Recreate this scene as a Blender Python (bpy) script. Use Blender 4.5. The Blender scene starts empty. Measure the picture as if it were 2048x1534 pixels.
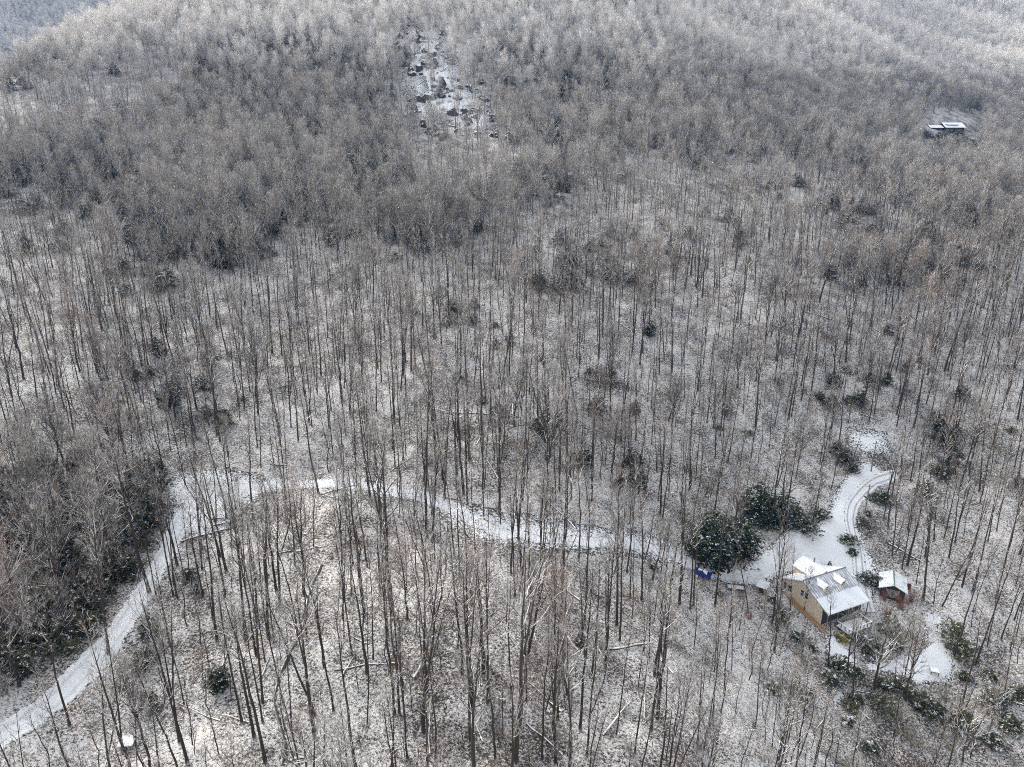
import bpy, math, random
import numpy as np
from mathutils import Vector, Matrix

R = math.radians
rng = np.random.default_rng(11)
random.seed(11)
scene = bpy.context.scene
col = scene.collection

# ------------------------------------------------------------------ camera, sky, sun, exposure
CAM_Z, PITCH, FPX = 97.0, R(18.5), 1422.0
cam_d = bpy.data.cameras.new('camera')
cam_d.sensor_width = 36.0
cam_d.lens = FPX / 2048.0 * 36.0
cam_d.clip_start, cam_d.clip_end = 0.5, 6000.0
cam = bpy.data.objects.new('camera', cam_d)
col.objects.link(cam)
cam.location = (0, 0, CAM_Z)
cam.rotation_euler = (R(90) - PITCH, 0, 0)
scene.camera = cam

SUN_EL, SUN_AZ = R(28.0), R(-46.0)          # azimuth measured from +Y towards +X
w = bpy.data.worlds.new('World')
scene.world = w
w.use_nodes = True
wt = w.node_tree
bg = wt.nodes['Background']
sky = wt.nodes.new('ShaderNodeTexSky')
sky.sky_type = 'NISHITA'
sky.sun_disc = False
sky.sun_elevation = SUN_EL
sky.sun_rotation = SUN_AZ
sky.air_density, sky.dust_density, sky.ozone_density = 1.0, 3.0, 1.0
hs_ = wt.nodes.new('ShaderNodeHueSaturation')      # thin overcast: the sky is greyer than a clear one
hs_.inputs['Saturation'].default_value = .02
wt.links.new(sky.outputs[0], hs_.inputs['Color'])
wt.links.new(hs_.outputs[0], bg.inputs[0])
bg.inputs[1].default_value = 0.15

sun_d = bpy.data.lights.new('sun', 'SUN')
sun_d.energy, sun_d.angle, sun_d.color = 2.0, R(12), (1.0, 0.89, 0.74)
sun = bpy.data.objects.new('sun', sun_d)
col.objects.link(sun)
sdir = Vector((math.sin(SUN_AZ) * math.cos(SUN_EL), math.cos(SUN_AZ) * math.cos(SUN_EL), math.sin(SUN_EL)))
sun.rotation_euler = sdir.to_track_quat('Z', 'Y').to_euler()
sun.location = (-60, 20, 200)

scene.render.engine = 'CYCLES'
vs = scene.view_settings
vs.view_transform, vs.look, vs.gamma, vs.use_curve_mapping = 'Standard', 'None', 1.0, False
vs.exposure = 1.64
cy = scene.cycles
cy.max_bounces, cy.diffuse_bounces, cy.glossy_bounces, cy.transmission_bounces, cy.volume_bounces = 4, 2, 1, 2, 0
cy.use_denoising = False
cy.pixel_filter_type = 'BLACKMAN_HARRIS'
cy.filter_width = 1.0
cy.use_adaptive_sampling = False
HAZE = 0.00006

# ------------------------------------------------------------------ picture <-> place
CP, SP = math.cos(PITCH), math.sin(PITCH)


def ray(u, v):
    t, s = (v - 767.0) / FPX, (u - 1024.0) / FPX
    return np.array([s, CP - SP * t, -SP - CP * t])


def at_depth(u, v, zc):
    return np.array([0, 0, CAM_Z]) + ray(u, v) * zc


def project(p):
    p = np.asarray(p, float)
    d = p - np.array([0, 0, CAM_Z])
    zc = d[..., 1] * CP - d[..., 2] * SP
    up = d[..., 1] * SP + d[..., 2] * CP
    zs = np.maximum(zc, 1e-3)
    return 1024 + FPX * d[..., 0] / zs, 767 - FPX * up / zs, zc


CTRL = [(1024, 1534, 90), (1024, 1300, 110), (1024, 1050, 145), (1024, 900, 165), (1024, 767, 190), (1024, 600, 230),
        (1024, 450, 283), (1024, 300, 355), (1024, 150, 439), (1024, 0, 520), (1024, -120, 600), (1024, 1900, 70),
        (1500, 1534, 103), (1560, 1150, 162), (1405, 1147, 157.6), (1200, 1085, 149), (1900, 1500, 129), (2040, 1534, 127),
        (2040, 1200, 160), (1750, 950, 194), (1950, 1000, 186), (1950, 700, 242), (1950, 450, 340), (1905, 262, 520),
        (1600, 700, 226), (1500, 450, 297), (1500, 250, 420), (1500, 80, 560), (1500, -40, 800), (1870, 160, 640),
        (2000, 20, 950), (2048, 150, 720), (1750, -100, 1200), (2300, 300, 560), (2300, 60, 950), (2300, 700, 240), (2300, 1200, 158),
        (0, 450, 270), (0, 700, 195), (0, 950, 150), (0, 1200, 118), (0, 1500, 92), (100, 1440, 97), (300, 1100, 135),
        (0, 250, 360), (300, 150, 430), (500, 0, 530), (250, 45, 500), (100, 110, 460), (0, 165, 425), (-150, 220, 390),
        (-300, 700, 195), (-300, 1200, 115), (500, 300, 358), (500, 700, 204), (0, 1850, 72), (2040, 1900, 100)]
HOUSE = [(1639, 1253, -0.6), (1567, 1178, .9), (1736, 1215, 0.6), (1690, 1165, 2.2)]       # ground height at four corners of the house yard
cx = [at_depth(*c) for c in CTRL]
for u, v, z in HOUSE:
    d = ray(u, v)
    cx.append(np.array([0, 0, CAM_Z]) + d * ((z - CAM_Z) / d[2]))
cx += [np.array(p, float) for p in [(-330, 690, 118), (-430, 830, 40), (-410, 560, 70), (-540, 660, 10), (-230, 800, 160), (0, 770, 285),
                                    (0, 930, 270), (300, 1300, 480), (900, 1300, 480), (-120, 20, 30), (120, 20, 5), (0, 5, 30), (-700, 500, 0), (700, 500, 85), (700, 150, 20), (-500, 150, 40)]]
cx = np.array(cx)
_S = 100.0


def _phi(r2):
    return np.where(r2 > 1e-12, 0.5 * r2 * np.log(np.maximum(r2, 1e-12)), 0.0)


_P = cx[:, :2] / _S
_K = _phi(((_P[:, None] - _P[None]) ** 2).sum(-1)) + np.eye(len(_P)) * 0.003
_Q = np.c_[np.ones(len(_P)), _P]
_A = np.block([[_K, _Q], [_Q.T, np.zeros((3, 3))]])
_W = np.linalg.solve(_A, np.r_[cx[:, 2], np.zeros(3)])
_wr = np.random.default_rng(5)
_WAV = [(a * math.cos(t), a * math.sin(t), ph, amp) for (lam, amp, n) in ((70, .9, 4), (33, .45, 5), (13, .22, 6), (6, .09, 6))
        for a, t, ph in [(2 * math.pi / (lam * _wr.uniform(.75, 1.3)), _wr.uniform(0, 6.28), _wr.uniform(0, 6.28)) for _ in range(n)]]


def ground(x, y):
    x, y = np.asarray(x, float), np.asarray(y, float)
    sh = x.shape
    X, Y = x.ravel() / _S, y.ravel() / _S
    z = np.empty(len(X))
    for a in range(0, len(X), 20000):
        s = slice(a, a + 20000)
        k = _phi((X[s, None] - _P[None, :, 0]) ** 2 + (Y[s, None] - _P[None, :, 1]) ** 2)
        z[s] = k @ _W[:len(_P)] + _W[len(_P)] + _W[len(_P) + 1] * X[s] + _W[len(_P) + 2] * Y[s]
    for kx, ky, ph, amp in _WAV:
        z += amp * np.sin(kx * X * _S + ky * Y * _S + ph) * .5
    far = np.clip((Y * _S - 400) / 180, 0, 1) * np.clip((X * _S + 60) / 150, 0, 1)             # spurs and hollows of the far slope
    z += far * (6 * np.sin(X / .42 + 1.3 * np.sin(Y / .9)) + 4 * np.sin(Y / .31 + X / .55))
    return z.reshape(sh)


def gz(x, y):
    return float(ground(np.array([x]), np.array([y]))[0])


_ZC = np.geomspace(35, 1500, 500)


def hit(u, v):
    """The ground point that the photo shows at pixel u, v."""
    d = ray(u, v)
    P = np.array([0, 0, CAM_Z]) + _ZC[:, None] * d
    below = np.nonzero(P[:, 2] < ground(P[:, 0], P[:, 1]))[0]
    if not len(below):
        return None
    i = max(int(below[0]), 1)
    a, b = _ZC[i - 1], _ZC[i]
    q = np.linspace(a, b, 40)
    P = np.array([0, 0, CAM_Z]) + q[:, None] * d
    j = int(np.argmax(P[:, 2] < ground(P[:, 0], P[:, 1])))
    return P[j]


# ------------------------------------------------------------------ mesh helpers
class MB:
    def __init__(self):
        self.v, self.f, self.m = [], [], []

    def face(self, idx, m=0):
        self.f.append(tuple(idx)); self.m.append(m)

    def box(self, x0, x1, y0, y1, z0, z1, m=0):
        return self.hexa([(x0, y0, z0), (x1, y0, z0), (x1, y1, z0), (x0, y1, z0), (x0, y0, z1), (x1, y0, z1), (x1, y1, z1), (x0, y1, z1)], m)

    def hexa(self, c, m=0):
        b = len(self.v); self.v += [tuple(p) for p in c]
        for q in ((0, 3, 2, 1), (4, 5, 6, 7), (0, 1, 5, 4), (1, 2, 6, 5), (2, 3, 7, 6), (3, 0, 4, 7)):
            self.face([b + i for i in q], m)
        return self

    def slab(self, quad, t, m=0):
        """A sheet of thickness t (downwards) under a quad given counter-clockwise from above."""
        return self.hexa([(p[0], p[1], p[2] - t) for p in quad] + [tuple(p) for p in quad], m)

    def prism(self, poly, axis, a, b, m=0):
        """Extrude a polygon of 2-D points along axis (0 = x, 1 = y) from a to b."""
        n, s = len(poly), len(self.v)
        for e in (a, b):
            for p, q in poly:
                self.v.append((e, p, q) if axis == 0 else (p, e, q))
        self.face(list(range(s, s + n))[::-1], m); self.face(range(s + n, s + 2 * n), m)
        for i in range(n):
            j = (i + 1) % n
            self.face((s + i, s + j, s + n + j, s + n + i), m)
        return self

    def tube(self, P, rad, sides=5, m=0, cap=True):
        P = np.asarray(P, float); n = len(P)
        T = np.gradient(P, axis=0); T /= np.maximum(np.linalg.norm(T, axis=1, keepdims=True), 1e-9)
        ref = np.array([1.0, 0, 0]) if abs(T[0][0]) < .8 else np.array([0, 1.0, 0])
        s = len(self.v)
        ang = np.arange(sides) * 2 * math.pi / sides + .5
        for i in range(n):
            a = np.cross(T[i], ref); a /= max(np.linalg.norm(a), 1e-9); b = np.cross(T[i], a)
            ring = P[i] + rad[i] * (np.cos(ang)[:, None] * a + np.sin(ang)[:, None] * b)
            self.v += [tuple(r) for r in ring]
        for i in range(n - 1):
            for k in range(sides):
                k2 = (k + 1) % sides
                self.face((s + i * sides + k, s + i * sides + k2, s + (i + 1) * sides + k2, s + (i + 1) * sides + k), m)
        if cap:
            self.face(range(s, s + sides), m); self.face(list(range(s + (n - 1) * sides, s + n * sides))[::-1], m)
        return self

    def mesh(self, name, mats, smooth=False):
        me = bpy.data.meshes.new(name)
        me.from_pydata(self.v, [], self.f)
        for m in (mats if isinstance(mats, (list, tuple)) else [mats]):
            me.materials.append(m)
        me.polygons.foreach_set('material_index', self.m)
        if smooth:
            me.polygons.foreach_set('use_smooth', [True] * len(me.polygons))
        me.update()
        return me

    def build(self, name, mats, parent=None, smooth=False):
        return obj(name, self.mesh(name, mats, smooth), parent)


def obj(name, me, parent=None):
    o = bpy.data.objects.new(name, me)
    col.objects.link(o)
    o.parent = parent
    return o


def tag(o, label=None, cat=None, group=None, kind=None):
    if label: o['label'] = label
    if cat: o['category'] = cat
    if group: o['group'] = group
    if kind: o['kind'] = kind
    return o


def empty(name, loc=(0, 0, 0), rz=0.0, label=None, cat=None, group=None):
    o = bpy.data.objects.new(name, None)
    o.empty_display_size = .3
    col.objects.link(o)
    o.location = loc; o.rotation_euler = (0, 0, rz)
    return tag(o, label, cat, group)


# ------------------------------------------------------------------ materials
class NT:
    def __init__(self, name):
        self.mat = bpy.data.materials.new(name); self.mat.use_nodes = True
        self.t = self.mat.node_tree; self.b = self.t.nodes['Principled BSDF']
        self.b.inputs['Specular IOR Level'].default_value = .15

    def n(self, ty, **kw):
        nd = self.t.nodes.new('ShaderNode' + ty)
        for k, val in kw.items():
            setattr(nd, k, val)
        return nd

    def put(self, sock, val):
        if hasattr(val, 'is_output') or isinstance(val, bpy.types.NodeSocket):
            self.t.links.new(val, sock)
        elif isinstance(val, (tuple, list)) and len(val) == 3 and sock.type == 'RGBA':
            sock.default_value = (*val, 1)
        else:
            sock.default_value = val

    def math(self, op, a, b=0.0, clamp=False):
        nd = self.n('Math', operation=op, use_clamp=clamp)
        self.put(nd.inputs[0], a); self.put(nd.inputs[1], b)
        return nd.outputs[0]

    def mix(self, f, a, b, blend='MIX'):
        nd = self.n('Mix', data_type='RGBA', blend_type=blend)
        self.put(nd.inputs[0], f); self.put(nd.inputs[6], a); self.put(nd.inputs[7], b)
        return nd.outputs[2]

    def rng(self, x, a, b, lo=0.0, hi=1.0, smooth=False):
        nd = self.n('MapRange', clamp=True, interpolation_type='SMOOTHSTEP' if smooth else 'LINEAR')
        for i, q in enumerate((x, a, b, lo, hi)):
            self.put(nd.inputs[i], q)
        return nd.outputs[0]

    def noise(self, scale, detail=2.0, rough=.55, vec=None, dist=0.0):
        nd = self.n('TexNoise')
        nd.inputs['Scale'].default_value = scale; nd.inputs['Detail'].default_value = detail
        nd.inputs['Roughness'].default_value = rough; nd.inputs['Distortion'].default_value = dist
        self.t.links.new(vec if vec is not None else self.pos(), nd.inputs['Vector'])
        return nd.outputs[0]

    def geo(self):
        if not hasattr(self, '_g'): self._g = self.n('NewGeometry')
        return self._g

    def pos(self):
        return self.geo().outputs['Position']

    def nz(self):
        s = self.n('SeparateXYZ'); self.t.links.new(self.geo().outputs['Normal'], s.inputs[0]); return s.outputs[2]

    def pz(self):
        s = self.n('SeparateXYZ'); self.t.links.new(self.pos(), s.inputs[0]); return s.outputs[2]

    def objco(self, sc=(1, 1, 1)):
        tc = self.n('TexCoord'); mp = self.n('Mapping'); mp.inputs['Scale'].default_value = sc
        self.t.links.new(tc.outputs['Object'], mp.inputs[0]); return mp.outputs[0]

    def rand(self):
        return self.n('ObjectInfo').outputs['Random']

    def frost(self, hi=.85):
        """Hoar frost: the higher up the mountain, the more of it."""
        f = self.math('MULTIPLY', self.math('SUBTRACT', self.noise(.022, 2), .5), 44.0)
        g = self.math('MULTIPLY', self.math('SUBTRACT', self.rand(), .5), 26.0)
        z = self.math('ADD', self.math('ADD', self.pz(), f), g)
        s_ = self.n('SeparateXYZ'); self.t.links.new(self.pos(), s_.inputs[0])
        z = self.math('SUBTRACT', z, self.rng(s_.outputs[1], 1100.0, 1300.0, 0.0, 110.0))          # less frost on the far mountain: some of its shade put into the colour
        return self.math('MAXIMUM', self.rng(z, 128.0, 174.0, 0.0, hi), self.rng(z, 46.0, 98.0, 0.0, .20))

    def out(self, color, rough=.9, spec=None, bump=None, bd=.05, bs=.5):
        self.put(self.b.inputs['Base Color'], color); self.put(self.b.inputs['Roughness'], rough)
        if spec is not None: self.b.inputs['Specular IOR Level'].default_value = spec
        if bump is not None:
            bn = self.n('Bump'); bn.inputs['Strength'].default_value = bs; bn.inputs['Distance'].default_value = bd
            self.t.links.new(bump, bn.inputs['Height']); self.t.links.new(bn.outputs[0], self.b.inputs['Normal'])
        return self.mat


SNOW = (.80, .80, .80)
M = {}


def plain(name, c, rough=.7, var=.25, scale=3.0, metallic=0.0, spec=.25):
    m = NT(name)
    nz = m.noise(scale, 3, vec=m.objco())
    m.b.inputs['Metallic'].default_value = metallic
    M[name] = m.out(m.mix(nz, tuple(x * (1 - var) for x in c), tuple(min(1, x * (1 + var)) for x in c)), rough, spec)
    return M[name]


def mat_ground():
    m = NT('leaf_litter_under_thin_snow')
    big = m.noise(.035, 3); mid = m.noise(.16, 4, .65); fine = m.noise(2.6, 5, .70, dist=.6); grit = m.noise(7.5, 2, .6)
    cover = m.math('ADD', m.math('MULTIPLY', big, .18), m.math('MULTIPLY', mid, .30))
    s = m.math('ADD', m.math('ADD', m.math('MULTIPLY', fine, .75), m.math('MULTIPLY', grit, .28)), cover)
    f = m.rng(s, .69, .825)
    lit = m.mix(m.noise(3.3, 3), (.022, .019, .017), (.085, .066, .052))
    lit = m.mix(m.math('MULTIPLY', m.rng(m.noise(.11, 3), .5, .68), .7), lit, (.12, .074, .044))
    M['ground'] = m.out(m.mix(f, lit, m.mix(grit, (.56, .548, .532), (.76, .747, .73))), .95, .1, bump=s, bd=.25, bs=.6)


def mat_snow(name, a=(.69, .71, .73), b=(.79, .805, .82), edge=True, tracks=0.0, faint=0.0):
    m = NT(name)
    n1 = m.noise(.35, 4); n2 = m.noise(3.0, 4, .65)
    c = m.mix(n1, a, b)
    if tracks > 0:
        uv = m.n('Attribute', attribute_name='across').outputs['Fac']
        wob = m.math('ADD', uv, m.math('MULTIPLY', m.math('SUBTRACT', m.noise(.25, 2), .5), .16))
        d = m.math('ABSOLUTE', m.math('SUBTRACT', m.math('ABSOLUTE', wob), .40))
        tr = m.math('MULTIPLY', m.rng(d, .16, .05), m.rng(n2, .30, .62, .25 * tracks, .95 * tracks))
        c = m.mix(tr, c, (.27, .25, .23))
    if edge:
        e = m.n('Attribute', attribute_name='edge').outputs['Fac']
        litter = m.mix(m.noise(3.3, 3), (.025, .022, .019), (.085, .068, .054))
        fine = m.noise(2.1, 5, .68, dist=.6)
        lim = m.math('SUBTRACT', .585, m.math('MULTIPLY', e, .26 - faint))
        f = m.rng(m.math('ADD', fine, m.math('MULTIPLY', n2, .1)), m.math('SUBTRACT', lim, .02), m.math('ADD', lim, .08))
        c = m.mix(f, litter, c)
    M[name] = m.out(c, .8, .2, bump=m.noise(1.4, 4), bd=.18, bs=.5)


def mat_tree():
    m = NT('bark')
    n = m.noise(1.6, 4, .6, vec=m.objco((4, 4, .7)))
    c = m.mix(n, (.022, .019, .017), (.080, .068, .058))
    c = m.mix(m.math('MULTIPLY', m.rand(), .5), c, (.085, .067, .052))
    sn = m.math('MULTIPLY', m.rng(m.nz(), .30, .62), m.rng(m.noise(3.0, 3), .35, .55))
    c = m.mix(sn, c, SNOW)
    c = m.mix(m.math('MULTIPLY', m.frost(.8), .5), c, SNOW)
    M['bark'] = m.out(c, .95, .08)
    m = NT('branch_bark')
    c = m.mix(m.rand(), (.065, .056, .048), (.19, .168, .142))
    c = m.mix(m.math('MULTIPLY', m.rng(m.noise(.045, 2), .52, .70), .5), c, (.20, .145, .11))
    sn = m.math('MULTIPLY', m.rng(m.nz(), .15, .55), m.rng(m.noise(.5, 3), .36, .52))
    c = m.mix(m.math('MULTIPLY', sn, .8), c, SNOW)
    M['branch'] = m.out(m.mix(m.frost(.85), c, (.84, .81, .77)), .95, .08)
    m = NT('twig')
    r = m.rand()
    c = m.mix(r, (.10, .084, .070), (.26, .228, .192))
    red = m.math('MULTIPLY', m.rng(m.math('ADD', m.noise(.04, 2), m.math('MULTIPLY', m.math('SUBTRACT', r, .5), .24)), .51, .64), .85)
    red = m.math('MULTIPLY', red, m.rng(m.pz(), 52.0, 92.0, 1.0, .15))
    c = m.mix(red, c, (.27, .150, .098))
    c = m.mix(m.rng(m.noise(1.1, 3, .6), .45, .62, 0, .72), c, (.80, .79, .78))
    M['twig'] = m.out(m.mix(m.frost(.92), c, (.84, .81, .77)), .95, .05)


def mat_leaf(name, a, b, snow, brown=.15):
    m = NT(name)
    c = m.mix(m.noise(1.4, 3), a, b)
    c = m.mix(m.rng(m.noise(.9, 2), .55, .72, 0, brown), c, (.13, .085, .05))
    nz = m.math('ABSOLUTE', m.nz())
    sn = m.math('MULTIPLY', m.rng(nz, .45, .75), m.rng(m.noise(1.3, 3, .6), .62 - snow * .3, .70 - snow * .3))
    c = m.mix(sn, c, SNOW)
    M[name] = m.out(m.mix(m.frost(.6), c, SNOW), .7, .2)


mat_ground(); mat_tree()
mat_snow('snow'); mat_snow('snow_faint', (.62, .64, .66), (.74, .755, .77), faint=.09); mat_snow('snow_tracks', tracks=1.0); mat_snow('snow_road', tracks=.38); mat_snow('snow_clean', edge=False)
mat_snow('snow_lit', (.80, .82, .84), (.86, .88, .90), edge=False)  # paler copy of the clean snow, with sunlight put into its colour
mat_leaf('rhododendron_leaf', (.018, .026, .011), (.060, .068, .028), .26, .3)
mat_leaf('dark_leaf', (.018, .021, .012), (.055, .054, .030), .15, .7)
mat_leaf('olive_leaf', (.045, .052, .024), (.10, .10, .05), .15, .6)
mat_leaf('needle', (.012, .020, .011), (.034, .046, .022), .16, .35)
mat_leaf('snowy_needle', (.02, .03, .02), (.05, .06, .04), 1.1)
mat_leaf('yellow_leaf', (.13, .12, .02), (.26, .21, .03), .1)
plain('siding', (.66, .56, .43), .8, .12, 2.0); plain('foundation', (.33, .18, .08), .85, .3)
plain('dark_wall', (.045, .04, .038), .8); plain('white_paint', (.78, .77, .74), .5, .06)
plain('glass', (.03, .035, .04), .08, .2, spec=.6); plain('metal_grey', (.22, .22, .235), .45, .2, metallic=.3)
plain('green_trim', (.08, .17, .12), .5); plain('wood', (.33, .22, .13), .85, .35); plain('grey_wood', (.19, .17, .15), .9, .35)
plain('car_blue', (.015, .035, .22), .25, .1, spec=.6); plain('rubber', (.02, .02, .02), .9); plain('lamp_glass', (.7, .7, .7), .2)
plain('rust_red', (.24, .06, .035), .8); plain('rock', (.085, .08, .075), .9, .5, 1.5); plain('brick', (.25, .17, .11), .9, .3, 8)
plain('stream_bed', (.018, .017, .016), .35, .5, 2.0, spec=.5); plain('log_bark', (.05, .042, .036), .95, .4)


def mat_roof(name, metal, lo, hi, streak=(7, .5, .5)):
    m = NT(name)
    n = m.noise(1.0, 4, .6, vec=m.objco(streak))
    n2 = m.noise(.7, 3, vec=m.objco())
    s = m.math('ADD', m.math('MULTIPLY', n, .55), m.math('MULTIPLY', n2, .45))
    M[name] = m.out(m.mix(m.rng(s, lo, hi), metal, (.74, .77, .81)), .6, .3)


mat_roof('roof_melting', (.13, .125, .14), .34, .60)
mat_roof('roof_snow', (.30, .29, .29), .27, .42, (1.2, .5, 1))
mat_roof('roof_green', (.22, .34, .31), .30, .50, (.6, 2, 1))


def mat_log():
    m = NT('snowy_log')
    c = m.mix(m.noise(3, 3), (.035, .03, .025), (.10, .085, .07))
    sn = m.math('MULTIPLY', m.rng(m.nz(), .35, .6), m.rng(m.noise(1.5, 3), .30, .42))
    M['log'] = m.out(m.mix(sn, c, (.84, .81, .77)), .9, .1)
    m = NT('ledge_rock')
    c = m.mix(m.noise(.8, 4), (.03, .028, .026), (.12, .11, .10))
    sn = m.math('MULTIPLY', m.rng(m.nz(), .45, .7), m.rng(m.noise(.9, 3), .35, .5))
    M['ledge'] = m.out(m.mix(sn, c, SNOW), .9, .1, bump=m.noise(2, 4), bd=.3)


mat_log()

# ------------------------------------------------------------------ the ground
def grid_mesh(name, X, Y, Z, mat):
    nr, nc = X.shape
    me = bpy.data.meshes.new(name)
    V = np.stack([X, Y, Z], -1).reshape(-1, 3)
    i = np.arange(nr * nc).reshape(nr, nc)
    F = np.stack([i[:-1, :-1], i[:-1, 1:], i[1:, 1:], i[1:, :-1]], -1).reshape(-1, 4)
    me.from_pydata(V.tolist(), [], F.tolist())
    me.materials.append(mat)
    me.polygons.foreach_set('use_smooth', [True] * len(me.polygons))
    me.update()
    return me


_az = np.radians(np.r_[np.linspace(-178, -48, 40), np.linspace(-46, 46, 300), np.linspace(48, 178, 40)])
_rr = np.r_[.5, np.linspace(5, 55, 18), np.geomspace(58, 1250, 300)]
_Az, _Rr = np.meshgrid(_az[::-1], _rr)
GX, GY = _Rr * np.sin(_Az), _Rr * np.cos(_Az)
GZ = np.clip(ground(GX, np.where(GY < 0, GY * .2, GY)), -60, 560)
tag(obj('hillside_ground', grid_mesh('hillside_ground', GX, GY, GZ, M['ground'])), kind='structure')

MN = np.array([-.53, .848])
ML = np.array([.848, .53])


def mountain(q, s):
    z = np.interp(q, [1100, 1500, 1800, 2150, 2600, 3100, 3500, 3900], [-55, 60, 250, 470, 860, 1300, 1280, 1000])  # upper crest is out of view, shaped tall to shade the visible slope
    return z + 26 * np.sin(s / 90.0 + q / 260) + 16 * np.sin(s / 41.0 - q / 110 + 1) + 8 * np.sin(q / 35 + s / 43)


_q, _s = np.linspace(1100, 3900, 150), np.linspace(-1500, 1700, 170)
_Q2, _S2 = np.meshgrid(_q, _s)
tag(obj('distant_mountain', grid_mesh('distant_mountain', MN[0] * _Q2 + ML[0] * _S2, MN[1] * _Q2 + ML[1] * _S2, mountain(_Q2, _S2), M['ground'])), kind='structure')

# ------------------------------------------------------------------ roads and clearings
AVOID = []          # (polyline N x 2, half width) trees keep off these
def poly_px(pts):
    return np.array([hit(u, v)[:2] for u, v in pts])


def resample(P, W, step):
    d = np.r_[0, np.cumsum(np.linalg.norm(np.diff(P, axis=0), axis=1))]
    t = np.linspace(0, d[-1], max(4, int(d[-1] / step)))
    for _ in range(1):
        Q = np.c_[np.interp(t, d, P[:, 0]), np.interp(t, d, P[:, 1])]
        w = np.interp(t, d, W)
    k = np.array([1, 2, 3, 2, 1.]) / 9
    for _ in range(3):
        Qp = np.pad(Q, ((2, 2), (0, 0)), 'edge')
        Q = np.c_[np.convolve(Qp[:, 0], k, 'valid'), np.convolve(Qp[:, 1], k, 'valid')]
    return Q, w


def strip(name, px, mat, lift=.10, step=1.2, nx=13, ragged=.25, avoid=1.0):
    P = poly_px([(a, b) for a, b, _ in px]); W = [c for *_, c in px]
    Q, w = resample(P, W, step)
    T = np.gradient(Q, axis=0); T /= np.linalg.norm(T, axis=1, keepdims=True)
    Nn = np.c_[-T[:, 1], T[:, 0]]
    lw = w * (1 + ragged * rng.normal(0, .35, len(w))); rw = w * (1 + ragged * rng.normal(0, .35, len(w)))
    s = np.linspace(-1, 1, nx)
    half = np.where(s[None] < 0, lw[:, None], rw[:, None]) * .5
    XY = Q[:, None] + Nn[:, None] * (s[None] * half)[..., None]
    Z = ground(XY[..., 0], XY[..., 1]) + lift
    Z[:, 0] -= lift + .15; Z[:, -1] -= lift + .15
    me = grid_mesh(name, XY[..., 0], XY[..., 1], Z, mat)
    if me.polygons[0].normal.z < 0: me.flip_normals()
    e = me.attributes.new('edge', 'FLOAT', 'POINT'); e.data.foreach_set('value', np.clip((1 - np.abs(np.broadcast_to(s, Z.shape))) * 2.2, 0, 1).ravel())
    a = me.attributes.new('across', 'FLOAT', 'POINT'); a.data.foreach_set('value', np.broadcast_to(s, Z.shape).ravel().copy())
    AVOID.append((Q, w * .5 + avoid))
    return tag(obj(name, me), kind='structure')


def inside(poly, x, y):
    c = np.zeros(x.shape, bool); n = len(poly)
    for i in range(n):
        (x1, y1), (x2, y2) = poly[i], poly[i - 1]
        c ^= ((y1 > y) != (y2 > y)) & (x < (x2 - x1) * (y - y1) / (y2 - y1 + 1e-12) + x1)
    return c


def seg_dist(P, x, y, closed=True):
    best = np.full(x.shape, 1e9); n = len(P)
    for i in range(n if closed else n - 1):
        a, b = P[i], P[(i + 1) % n]
        d = b - a; t = np.clip(((x - a[0]) * d[0] + (y - a[1]) * d[1]) / max((d ** 2).sum(), 1e-9), 0, 1)
        best = np.minimum(best, np.hypot(x - a[0] - t * d[0], y - a[1] - t * d[1]))
    return best


CLEAR = []


def clearing(name, px, mat, lift=.06, soft=3.0, cell=.8, avoid=True):
    P = poly_px(px)
    lo, hi = P.min(0) - 2, P.max(0) + 2
    cell = max(cell, (hi - lo).max() / 130)
    X, Y = np.meshgrid(np.arange(lo[0], hi[0], cell), np.arange(lo[1], hi[1], cell))
    ins = inside(P, X, Y); d = seg_dist(P, X, Y)
    Z = ground(X, Y) + lift
    Z = np.where(ins, Z, ground(X, Y) - .2)
    nr, nc = X.shape; i = np.arange(nr * nc).reshape(nr, nc)
    F = np.stack([i[:-1, :-1], i[:-1, 1:], i[1:, 1:], i[1:, :-1]], -1).reshape(-1, 4)
    F = F[ins.ravel()[F].any(1)]
    used, inv = np.unique(F, return_inverse=True)
    me = bpy.data.meshes.new(name)
    me.from_pydata(np.stack([X, Y, Z], -1).reshape(-1, 3)[used].tolist(), [], inv.reshape(-1, 4).tolist())
    me.materials.append(mat); me.polygons.foreach_set('use_smooth', [True] * len(me.polygons))
    e = me.attributes.new('edge', 'FLOAT', 'POINT'); e.data.foreach_set('value', (np.clip(d / soft, 0, 1) * ins).ravel()[used])
    me.update()
    if avoid: CLEAR.append(P)
    return tag(obj(name, me), kind='structure')


strip('snowy_road', [(-90, 1530, 5.5), (30, 1460, 5.2), (130, 1385, 5), (215, 1295, 4.8), (270, 1215, 4.6), (310, 1140, 4.6), (345, 1075, 4.8), (385, 1010, 5)], M['snow_road'], avoid=.6)
strip('snowy_track', [(470, 985, 4.6), (580, 965, 4.6), (690, 968, 4.6), (800, 985, 4.6), (900, 1012, 4.6), (980, 1062, 4.6), (1080, 1078, 4.6), (1180, 1085, 4.6),
                      (1290, 1092, 4.6), (1380, 1125, 4.6), (1450, 1150, 4.6), (1540, 1160, 4.6)], M['snow_faint'], ragged=.5, avoid=.2)
strip('driveway', [(1738, 1235, 3.4), (1728, 1195, 3.4), (1719, 1150, 3.3), (1718, 1110, 3.3), (1708, 1075, 3.3), (1697, 1040, 3.4), (1706, 1005, 3.6), (1735, 972, 3.8), (1768, 955, 3.8), (1800, 948, 3.2)],
      M['snow_tracks'], lift=.16, ragged=.08, avoid=1.6)
strip('hillside_path', [(1040, 335, 3), (1120, 345, 4), (1200, 345, 4), (1290, 358, 4), (1370, 372, 3)], M['snow_faint'], avoid=.2)
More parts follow.
